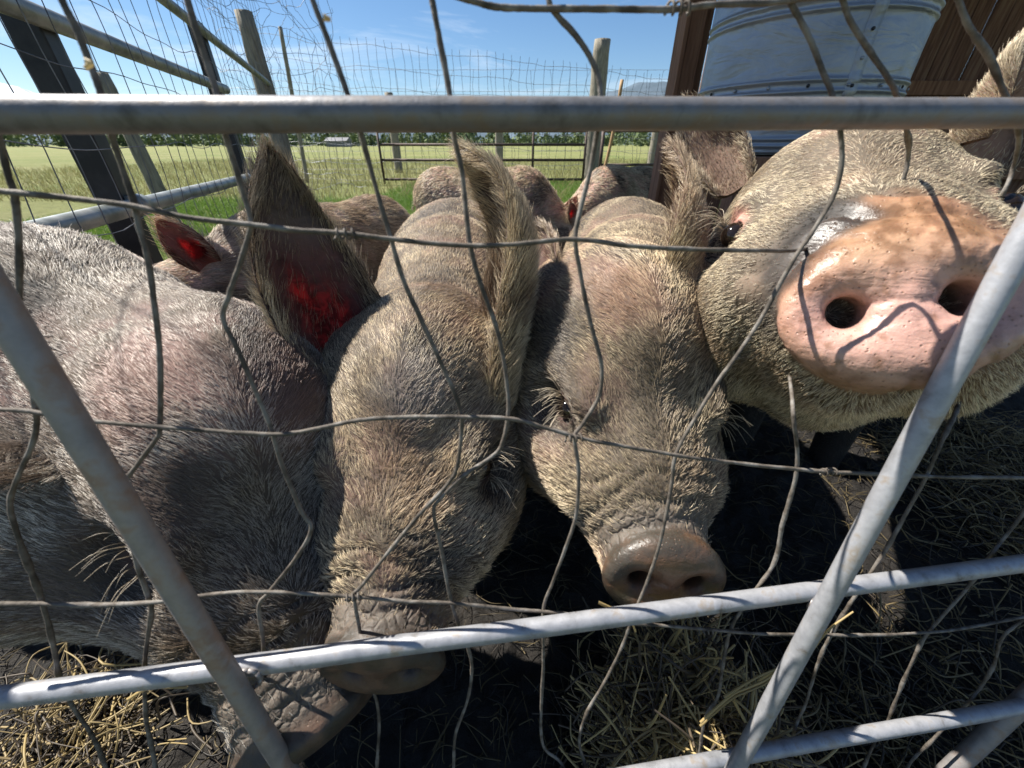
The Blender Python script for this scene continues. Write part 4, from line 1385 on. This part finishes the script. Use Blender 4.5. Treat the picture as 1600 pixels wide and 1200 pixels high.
# pig pushing its pink snout through the wires
pd = Pig()
hd_ = Head(P(1414, 492, 0.378), P(1300, 272, 0.82), (0.02, 0.45, 1), 1.33, disc=(0.25, 0.17, -0.13), seed=8, ds=0.81)
hd_.ext = hd_.loc(P(1394, 509, 0.444))
hd_.ds = 0.985
hd_.tall = 0.97
hd_.brow = 0.35
pd.heads.append(hd_)
pd.seg(hd_.w((0.31, 0, 0.02)), (1.02, 1.10, 0.72), 0.13, 0.21, 0.10)
hd_.eye = None
_e = hd_.loc(trace(pd, 1140, 369)); _e[1] = abs(_e[1]); hd_.eye = _e + np.array([0.004, 0.0, 0.0])
pd.ell((1.22, 1.45, 0.62), (0.26, 0.42, 0.27), R=[[0.88, -0.47, 0], [0.47, 0.88, 0], [0, 0, 1]], k=0.1)
pd.ell((1.45, 1.85, 0.60), (0.24, 0.34, 0.26), k=0.1)
for sx in (-1, 1):
    pd.seg((1.0 + sx * 0.13, 1.12 - sx * 0.05, 0.5), (0.98 + sx * 0.13, 1.08 - sx * 0.05, 0.03), 0.075, 0.045, 0.05)
    pd.seg((1.45 + sx * 0.13, 1.95, 0.45), (1.45 + sx * 0.13, 2.0, 0.03), 0.09, 0.045, 0.05)

ears_d = [
    dict(spine=[P(1150, 300, 0.76), P(1118, 235, 0.79), P(1088, 190, 0.80), P(1070, 152, 0.81)], width=0.040, face=np.array([-0.35, -0.9, 0.1]), cup=1.1, glow=0.2, inner=(0.34, 0.22, 0.16), inhair=1.3, core=0.7),
    dict(spine=[P(1485, 250, 0.78), P(1535, 165, 0.80), P(1600, 80, 0.82), P(1690, -20, 0.86)], width=0.10, face=np.array([0.15, -0.75, -0.55]), cup=0.9, glow=0.3, inner=(0.32, 0.18, 0.12), inhair=0.6),
]
lookd = dict(LOOK, skin=(0.45, 0.29, 0.21), mud=(0.24, 0.19, 0.135), snout=(0.58, 0.36, 0.305), snout_top=(0.48, 0.30, 0.19), wrinkle=(0.25, 0.18, 0.13), hair=(0.93, 0.83, 0.64), back=(0.4, 1, -0.05), h0=0.42, h1=0.7, eyelid=(0.6, 0.27, 0.22), eye_dark=0.0, wetness=1.0, hscale=0.6, patches=[(trace(pd, 1300, 340), 0.05, (0.03, 0.026, 0.024), 0.95, 0.8), (trace(pd, 1235, 415), 0.045, (0.035, 0.03, 0.027), 0.9, 0.9), (trace(pd, 1205, 500), 0.04, (0.045, 0.038, 0.032), 0.8, 0.9), (trace(pd, 1152, 352), 0.035, (0.62, 0.32, 0.26), 0.9, 0.15)])
make_pig(pd, 'pig pushing its big wet pink snout through the wires toward the camera', (1.1, 1.5, 0), lookd, fine=0.003, ears=ears_d, nhair=210000, seed=37, group=GRP, coarse_box=((0.1, 0.2, 0), (1.9, 2.4, 1.15)))

# pig at the left edge, head down behind the left tube
pa = Pig()
ha_ = Head(P(500, 1135, 0.610), P(345, 540, 0.600), (0.35, -0.1, 1), 1.28, disc=(-0.25, 0.1), seed=4, ds=1.02)
ha_.rugged = 1.5
pa.heads.append(ha_)
pa.seg(ha_.w((0.31, 0, 0.02)), P(95, 560, 0.88), 0.135, 0.185, 0.10)
pa.ell((-1.02, 0.78, 0.585), (0.32, 0.28, 0.25), k=0.12)
pa.ell((-1.42, 0.88, 0.58), (0.36, 0.26, 0.26), k=0.1)
pa.ell((-0.74, 0.66, 0.42), (0.22, 0.22, 0.25), k=0.1)
pa.seg(ha_.w((0.25, 0.05, -0.05)), P(20, 800, 0.80), 0.10, 0.15, 0.10)
for sx in (-1, 1):
    pa.seg((-0.88, 0.76 + sx * 0.14, 0.45), (-0.86, 0.76 + sx * 0.14, 0.03), 0.075, 0.045, 0.05)
    pa.seg((-1.5, 0.88 + sx * 0.13, 0.45), (-1.52, 0.88 + sx * 0.13, 0.03), 0.09, 0.045, 0.05)
ears_a = [
    dict(spine=[P(105, 640, 0.66), P(40, 690, 0.64), P(-40, 730, 0.63), P(-120, 760, 0.63)], width=0.055, face=np.array([-0.2, -0.8, -0.6]), cup=0.8, glow=0.25, inner=(0.10, 0.06, 0.05)),
]
looka = dict(LOOK, hair=(0.93, 0.88, 0.80), hair_dark=(0.20, 0.155, 0.13), skin=(0.40, 0.25, 0.21), back=(-1, 0.6, 0.1), h0=0.36, h1=0.6, lift=0.12, bare=(0.05, 0.08), lashes=16, patches=[(trace(pa, 205, 610), 0.09, (0.33, 0.17, 0.14), 0.5, 0.8), (trace(pa, 400, 830), 0.16, (0.06, 0.048, 0.04), 0.8, 0.9), (trace(pa, 440, 620), 0.08, (0.16, 0.09, 0.075), 0.6, 0.9), (trace(pa, 300, 1000), 0.1, (0.12, 0.09, 0.06), 0.6, 0.9)])
make_pig(pa, 'large grey-haired pig at the left edge, head hanging behind the left upright tube', (-0.95, 0.85, 0), looka, ears=ears_a, nhair=210000, seed=51, group=GRP, coarse_box=((-1.95, 0.15, 0), (-0.1, 1.6, 1.0)))


def standing_pig(label, rump, fwd_deg, scale, look, seed, head_drop=0.0, nhair=26000, ear_opts=None, group='pigs standing farther back in the pen', turn=0.0, own_ears=None, hr=0.0015):
    """a whole pig: rump position on the ground, heading, local x forward"""
    a = math.radians(fwd_deg)
    fx = np.array([math.cos(a), math.sin(a), 0]); sy = np.array([-math.sin(a), math.cos(a), 0]); up = np.array([0, 0, 1.0])
    O = np.array([rump[0], rump[1], 0.0])
    R = np.stack([fx, sy, up], 1)

    def g(x, y, z):
        return O + R @ (np.array([x, y, z]) * scale)
    pg = Pig()
    s = scale
    pg.ell(g(0.22, 0, 0.60), np.array([0.27, 0.20, 0.245]) * s, R, 0.08)
    pg.ell(g(0.58, 0, 0.585), np.array([0.40, 0.225, 0.255]) * s, R, 0.1)
    pg.ell(g(0.90, 0, 0.595), np.array([0.26, 0.195, 0.25]) * s, R, 0.1)
    hz = 0.62 - head_drop
    t = math.radians(turn)
    hx = np.array([math.cos(t), math.sin(t)])
    poll = g(1.16 + 0.05 * hx[0], 0.10 * hx[1], hz + 0.13)
    sn = g(1.16 + 0.40 * hx[0], 0.42 * hx[1], hz - 0.16 - head_drop * 0.25)
    h = Head(sn, poll, (0, 0, 1), s * 1.02, seed=seed)
    pg.heads.append(h)
    pg.seg(g(0.92, 0, 0.62), h.w((0.29, 0, 0.02)), 0.20 * s, 0.13 * s, 0.08)
    for (lx, w) in ((0.95, 0.07), (0.16, 0.085)):
        for k in (-1, 1):
            kn = g(lx + (0.02 if lx > .5 else -0.05), k * 0.11, 0.24)
            pg.seg(g(lx, k * 0.11, 0.46), kn, w * s, 0.042 * s, 0.05)
            pg.seg(kn, g(lx - 0.01, k * 0.11, 0.03), 0.042 * s, 0.036 * s, 0.02)
    # tail
    pg.seg(g(-0.04, 0, 0.66), g(-0.10, 0.02, 0.50), 0.014 * s, 0.008 * s, 0.02)
    ears = []
    for k in (-1, 1):
        b = h.w((0.285, k * 0.085, 0.125)); 
        tipd = h.R @ np.array([0.35, k * 0.55, 0.75]) * s
        eo = dict(spine=[b, b + tipd * 0.09, b + tipd * 0.17 + np.array([0, 0, 0.01])], width=0.055 * s, face=h.R @ np.array([-0.75, k * 0.4, 0.1]), cup=1.0, glow=0.85, inner=(0.4, 0.15, 0.12), thick=0.004)
        if ear_opts: eo.update(ear_opts)
        ears.append(eo)
    if own_ears is not None: ears = own_ears
    lo = np.minimum(g(-0.2, -0.6, 0), g(1.7, 0.6, 0)); hi = np.maximum(g(-0.2, -0.6, 0), g(1.7, 0.6, 0))
    c = np.array([g(x, y, z) for x in (-0.2, 1.7) for y in (-0.6, 0.6) for z in (0, 1.15)])
    lo, hi = c.min(0), c.max(0); lo[2] = 0.0
    look = dict(look, back=-fx)
    return make_pig(pg, label, (O[0], O[1], 0), look, fine=0, coarse=0.0125 * s, ears=ears, nhair=nhair, seed=seed, group=group, coarse_box=(lo, hi), hairlen=0.030, hairrad=hr)


LOOKF = dict(LOOK, under=0.0, skin=(0.70, 0.48, 0.40), mud=(0.46, 0.37, 0.27), hair=(0.95, 0.80, 0.60), hair_dark=(0.42, 0.32, 0.23))
standing_pig('muddy pig with one backlit red ear, standing between the red-eared pig and the left rail', (-0.64, 2.32), 250, 0.93, dict(LOOKF, mud=(0.24, 0.185, 0.13)), 61, head_drop=0.0, nhair=50000, hr=0.0007, turn=-20, own_ears=[dict(spine=[P(330, 410, 1.60), P(290, 375, 1.57), P(244, 335, 1.55)], width=0.060, face=np.array([0.25, -0.9, -0.1]), cup=0.9, glow=0.9, inner=(0.3, 0.08, 0.06), thick=0.004, outhair=0.6), dict(spine=[P(425, 350, 1.66), P(440, 300, 1.70), P(455, 265, 1.73)], width=0.05, face=np.array([0.6, -0.7, 0]), cup=1.0, glow=0.4)])
standing_pig('pinkish muddy pig farther back, side-on with its rump toward the brown pipe gate', (-0.80, 3.75), -14, 1.0, dict(LOOKF, skin=(0.58, 0.36, 0.30), m0=0.42, m1=0.6), 71, head_drop=0.16)
standing_pig('pink and black-muddied pig farther back facing left with a raised red ear', (1.66, 4.05), 203, 1.0, dict(LOOKF, skin=(0.60, 0.36, 0.30), m0=0.44, m1=0.62, darkness=1.0), 83, head_drop=0.14)

# ------------------------------------------------------------------ the fence panel in front of the camera
GP0 = np.array([0, 0.285, 1.016]); LEAN, YAW = math.radians(12), math.radians(7)
GA = np.array([math.cos(YAW), math.sin(YAW), 0]); GB = np.array([0, -math.sin(LEAN), -math.cos(LEAN)])
GN = nrm(np.cross(GA, GB))
if GN[1] < 0: GN = -GN                                   # points into the pen


def on_panel(px, py, off=0.0):
    r = ray(px, py)
    t = ((GP0 + GN * off - CAM) @ GN) / (r @ GN)
    return CAM + r * t


panel = empty('gate_panel', (0, 0.2, 0.0))
tag(panel, 'galvanised tube gate with bent muddy wire mesh in front of the pigs', 'gate')


def panel_tube(name, a, b, r, mat, off=0.0, bow=0.0, extend=0.0):
    A, B = on_panel(*a, off), on_panel(*b, off)
    if extend:
        A, B = A - (B - A) * extend, B + (B - A) * extend
    t = np.linspace(0, 1, 60)[:, None]
    pts = A * (1 - t) + B * t
    pts = pts + GN * bow * np.sin(t * np.pi) + np.stack([fbm(pts, 0.12, k, 2) - 0.5 for k in (1, 2, 3)], 1) * 0.0012
    mb = MB(); mb.tube(pts, r, 20)
    return mb.build(name, mat, panel, True)


def weld(a, b, t_r):
    """bead of weld where two tubes meet"""
    mb = MB()
    c = a + (b - a) * 0.5
    for k in range(10):
        th = k / 10 * 2 * np.pi
        p = c + GA * math.cos(th) * t_r * 1.05 + GB * math.sin(th) * t_r * 1.05
        q = c + GA * math.cos(th + .7) * t_r * 1.05 + GB * math.sin(th + .7) * t_r * 1.05
        mb.tube([p, q], 0.0022, 6)
    return mb.build('weld_bead', M['tube_worn'], panel, True)


panel_tube('top_rail', (-420, 180.5), (2020, 176.5), 0.0090, M['tube_shaded'], extend=0.32)
# the middle and the bottom rail run parallel to the top one
c_mid = on_panel(800, 985)
c_low = on_panel(1350, 1147)
for c, r_, u0, u1 in ((c_mid, 0.0092, -1.25, 1.35), (c_low, 0.0092, -1.70, 0.90)):
    mb = MB()
    t = np.linspace(0, 1, 60)[:, None]
    sl = 0.006
    pts = c + GA * (u0 + (u1 - u0) * t) 
    pts = pts + np.stack([fbm(pts, 0.12, k, 2) - 0.5 for k in (4, 5, 6)], 1) * 0.0015
    mb.tube(pts, r_, 20)
    mb.build('rail', M['tube'], panel, True)
for u_ in (-1.22, 1.32):                                   # the gate's end posts, outside the picture
    q0 = GP0 + GA * u_; q1 = c_mid + GA * u_; q1 = q0 + GB * 0.86
    mb = MB(); mb.tube([q0, q1], 0.0095, 20); mb.build('end_post', M['tube'], panel, True)
panel_tube('upright', (-130, 265), (520, 1318), 0.0088, M['tube_worn'], -0.021)
panel_tube('upright', (1700, 190), (1108, 1275), 0.0088, M['tube'], -0.038)
panel_tube('brace', (1462, 1225), (1680, 1020), 0.012, M['tube_worn'], 0.006)
for px, py in ((1280, 945), (385, 1062)):
    c = on_panel(px, py, -0.010)
    weld(c, c, 0.0115)

WIRES_H = [
    [(640, -30), (735, 0), (780, 11), (855, 13), (960, 13), (1060, 13), (1110, 6), (1200, 3), (1290, -6), (1420, -14), (1560, -30)],
    [(-80, 290), (0, 299), (105, 310), (202, 322), (300, 341), (391, 351), (480, 361), (549, 366), (640, 377), (733, 384), (810, 381), (898, 374), (990, 385), (1070, 389), (1150, 391), (1244, 391), (1300, 380), (1420, 385), (1560, 380), (1700, 375)],
    [(-80, 634), (0, 640), (44, 643), (132, 657), (250, 667), (340, 674), (422, 679), (472, 675), (565, 657), (656, 652), (791, 654), (850, 668), (898, 682), (960, 694), (1054, 711), (1150, 723), (1243, 733), (1300, 737), (1430, 744), (1600, 747), (1720, 752)],
    [(-80, 940), (0, 943), (70, 943), (150, 944), (232, 940), (350, 926), (422, 924), (498, 928), (552, 933), (630, 941), (704, 943), (788, 952), (850, 956), (940, 967), (1010, 976), (1110, 985), (1182, 989), (1290, 992), (1364, 992), (1465, 987), (1532, 977), (1600, 964), (1720, 945)],
    [(-60, 1262), (240, 1250), (420, 1262), (589, 1240), (710, 1255), (880, 1262), (1080, 1245), (1240, 1252), (1420, 1240), (1700, 1180)],
]
WIRES_V = [
    [(-40, 100), (-20, 160), (0, 216), (13, 270), (24, 304), (29, 354), (30, 405), (32, 511), (50, 600), (57, 670), (34, 737), (18, 790), (37, 856), (56, 906), (73, 960), (88, 1031), (96, 1065), (118, 1109), (145, 1149), (165, 1193), (180, 1260)],
    [(84, -40), (96, 0), (118, 44), (135, 88), (155, 142), (172, 209), (189, 260), (206, 310), (216, 354), (230, 405), (241, 484), (250, 569), (250, 667), (243, 687), (216, 724), (189, 764), (192, 810), (216, 890), (233, 937), (236, 957), (229, 1004), (226, 1058), (229, 1132), (243, 1200), (245, 1260)],
    [(284, -40), (294, 0), (314, 67), (337, 142), (351, 209), (368, 263), (381, 304), (391, 344), (383, 385), (358, 461), (349, 498), (371, 545), (395, 602), (422, 667), (439, 724), (470, 797), (486, 825), (466, 866), (422, 923), (405, 947), (412, 1004), (411, 1060), (412, 1100), (418, 1180), (425, 1265)],
    [(476, -40), (489, 0), (516, 71), (541, 140), (564, 209), (584, 280), (609, 367), (630, 436), (660, 504), (690, 570), (717, 635), (721, 669), (714, 730), (697, 760), (656, 804), (569, 910), (554, 933), (562, 984), (569, 1028), (579, 1065), (592, 1116), (589, 1200), (586, 1245)],
    [(668, -40), (675, 0), (689, 74), (702, 145), (709, 209), (722, 270), (729, 337), (735, 385), (748, 436), (776, 515), (790, 585), (795, 635), (788, 682), (774, 709), (724, 743), (687, 780), (678, 800), (688, 850), (703, 930), (717, 977), (731, 1011), (737, 1045), (731, 1092), (712, 1149), (709, 1200), (710, 1255)],
    [(852, -40), (857, 0), (867, 20), (901, 57), (928, 101), (938, 145), (932, 209), (921, 270), (905, 337), (899, 375), (905, 417), (922, 502), (939, 569), (935, 620), (912, 660), (898, 684), (904, 736), (900, 805), (884, 855), (862, 913), (849, 954), (849, 1031), (847, 1160), (879, 1197), (900, 1262)],
    [(1215, -40), (1232, 0), (1262, 57), (1283, 105), (1300, 148), (1313, 206), (1315, 253), (1303, 304), (1269, 365), (1243, 403), (1182, 509), (1131, 583), (1097, 637), (1057, 708), (1050, 752), (1043, 795), (1027, 862), (1006, 923), (990, 964), (973, 1011), (949, 1058), (915, 1116), (905, 1160), (915, 1197), (925, 1260)],
    [(1300, -40), (1316, 0), (1330, 37), (1364, 88), (1384, 118), (1401, 148), (1418, 206), (1421, 243), (1411, 287), (1391, 321), (1340, 355), (1275, 420), (1238, 500), (1235, 570), (1239, 637), (1246, 702), (1245, 735), (1239, 762), (1222, 819), (1208, 880), (1165, 941), (1141, 984), (1128, 1048), (1121, 1092), (1100, 1130), (1085, 1245)],
    [(1480, -40), (1495, 0), (1512, 44), (1543, 88), (1570, 148), (1592, 206), (1586, 256), (1566, 304), (1532, 351), (1508, 420), (1512, 520), (1502, 614), (1475, 684), (1438, 762), (1397, 836), (1355, 904), (1327, 943), (1296, 997), (1276, 1045), (1259, 1099), (1239, 1149), (1236, 1250)],
    [(1690, 640), (1640, 740), (1597, 802), (1549, 866), (1516, 913), (1455, 984), (1418, 1051), (1387, 1126), (1364, 1163), (1340, 1230)],
    [(1720, 850), (1600, 964), (1566, 997), (1553, 1041), (1526, 1082), (1470, 1140), (1418, 1197), (1400, 1250)],
]
WOFF = 0.0145
for k, w in enumerate(WIRES_H + WIRES_V):
    vert = k >= len(WIRES_H)
    off = WOFF + (0.0042 if vert else 0.0)
    # wires near the snout are pushed back behind its rim
    pts = np.array([on_panel(x, y, off + (0.06 * float(smooth01(np.array(float(y)), 120, 260) * (1 - smooth01(np.array(float(y)), 560, 640))) if k in (12, 13) else 0.0) + (0.0 if k == 11 else 0.05 if k in (12, 13) else 0.095) * float(1 - smooth01(np.array(math.hypot((x - 1410) / 215, (y - 475) / 165)), 0.82, 1.03))) for x, y in w])
    pts = catmull(pts, len(pts) * 9)
    pts = pts + GN * (0.004 * (fbm(pts, 0.09, 40 + k, 2) - 0.5))[:, None] + np.stack([fbm(pts, 0.035, 80 + 3 * k + j, 2) - 0.5 for j in range(3)], 1) * 0.0009
    dist = np.linalg.norm(pts - CAM, axis=1)
    rr = 0.00172 * (1 + 0.45 * (fbm(pts, 0.012, 7 + k, 3) - 0.45)) + 0.0006 * (dist > 0.48) * smooth01(fbm(pts, 0.02, 5 + k, 2), 0.5, 0.7)
    mb = MB(); mb.tube(pts, rr, 8, jitter=0.05)
    o = mb.build('wire', M['wire'], panel, True)
# twisted ends where a wire is tied
for px, py in ((1060, 12), (540, 366), (898, 684), (552, 933), (1296, 737), (1104, 986)):
    c = on_panel(px, py, WOFF)
    d = nrm(GA)
    t = np.linspace(0, 1, 34)
    ang = t * 2 * np.pi * 3.2
    pts = c + d * (t[:, None] - 0.5) * 0.016 + GB * (np.cos(ang) * 0.0032)[:, None] + GN * (np.sin(ang) * 0.0032)[:, None]
    mb = MB(); mb.tube(pts, 0.0009, 6); mb.build('wire_twist', M['wire'], panel, True)


# ------------------------------------------------------------------ straw on the mud
def straw(name, n, centre_fn, zspread, length, rad, upright, seed, label, bright=1.0):
    r = np.random.default_rng(seed)
    c = centre_fn(r, n)
    n = len(c)
    base = mud_height(c[:, 0], c[:, 1])
    th = r.uniform(0, 2 * np.pi, n); el = r.normal(size=n) * upright
    d = np.stack([np.cos(th) * np.cos(el), np.sin(th) * np.cos(el), np.abs(np.sin(el))], 1)
    L = length * r.uniform(0.3, 1.15, n)[:, None]
    p0 = np.stack([c[:, 0], c[:, 1], base + 0.004 + zspread * r.random(n) ** 1.5], 1)
    bend = r.normal(size=(n, 3)) * 0.16
    p1 = p0 + d * L * 0.5 + bend * L
    p2 = p0 + d * L + np.array([0, 0, -0.08]) * L
    p1[:, 2] = np.maximum(p1[:, 2], base + 0.003); p2[:, 2] = np.maximum(p2[:, 2], mud_height(p2[:, 0], p2[:, 1]) + 0.002)
    rr = rad * r.uniform(0.45, 1.15, n)[:, None] * np.array([[1.0, 0.95, 0.7]])
    c0, c1, c2 = np.array([0.50, 0.38, 0.17]), np.array([0.33, 0.25, 0.13]), np.array([0.09, 0.07, 0.05])
    k = r.random((n, 1)); j = (r.random((n, 1)) < 0.42)
    col = np.where(j, c2 * (0.6 + 0.9 * k), c0 * k + c1 * (1 - k)) * bright  # bright dims whole clusters, standing in for the shade pigs cast
    o = strands(name, np.stack([p0, p1, p2], 1), rr, col, M['straw'])
    return tag(o, label, 'straw', kind='stuff')


def uniform(x0, x1, y0, y1):
    return lambda r, n: np.stack([r.uniform(x0, x1, n), r.uniform(y0, y1, n), np.zeros(n)], 1)


def around(pts, sd):
    pts = np.array(pts)[:, :2]
    return lambda r, n: np.concatenate([pts[r.integers(0, len(pts), n)] + r.normal(size=(n, 2)) * sd, np.zeros((n, 1))], 1)


straw('straw', 9000, uniform(-1.5, 1.9, -0.25, 1.6), 0.02, 0.085, 0.0012, 0.14, 5, 'trampled straw strewn over the mud, coloured as if in shade', 0.25)
straw('straw', 2600, around([ground_pt(1055, 1165), ground_pt(1030, 1130), ground_pt(985, 1190), ground_pt(1090, 1185)], 0.035), 0.20, 0.13, 0.0021, 0.6, 6, 'bright tuft of dry straw under the gate')
straw('straw', 3000, around([ground_pt(1500, 760), ground_pt(1570, 820), ground_pt(1460, 720), ground_pt(1600, 880), ground_pt(1540, 700), ground_pt(1660, 800)], 0.10), 0.05, 0.13, 0.0017, 0.25, 7, 'sunlit scattered straw beside the pink-snouted pig', 0.6)
straw('straw', 380, around([ground_pt(150, 1140), ground_pt(160, 1190), ground_pt(110, 1180)], 0.085), 0.06, 0.13, 0.0019, 0.3, 8, 'pale straw below the grey-haired pig', 0.7)
straw('straw', 900, around([ground_pt(1300, 1180), ground_pt(1400, 1150), ground_pt(1540, 1080), ground_pt(1200, 1195), ground_pt(1340, 1100)], 0.11), 0.05, 0.12, 0.0017, 0.3, 9, 'straw littering the mud behind the bottom tube', 0.5)
# stalks of hay caught on the tubes and wires
hay = [[(1210, 1082), (1255, 1030), (1290, 985), (1330, 955)], [(1098, 1130), (1150, 1085), (1205, 1060), (1262, 1000), (1300, 962)], [(935, 945), (968, 960), (985, 972), (994, 992)],
       [(1130, 1090), (1180, 1060), (1226, 1040)], [(205, 1088), (240, 1070), (300, 1068)], [(1240, 1140), (1180, 1168), (1120, 1172)], [(140, 86), (150, 90), (141, 98)], [(508, 22), (520, 26)]]
hp, hr_ = [], []
for k, h_ in enumerate(hay):
    for rep_ in range(3 if k in (1,) else 1):
        q = catmull([on_panel(x, y, 0.001 - 0.024 * (k in (6, 7)) + 0.012 * (k not in (6, 7)) + 0.004 * rep_) for x, y in h_], 9)
        hp.append(q + rng.normal(size=3) * 0.0015); hr_.append(np.linspace(0.0016, 0.0009, 9))
hay_o = strands('hay_stalks', np.array(hp), np.array(hr_), np.tile([[0.46, 0.34, 0.15]], (len(hp), 1)) * rng.uniform(0.6, 1.1, (len(hp), 1)), M['straw'])
tag(hay_o, 'stray stalks of hay caught on the gate tubes and wires', 'hay', kind='stuff')
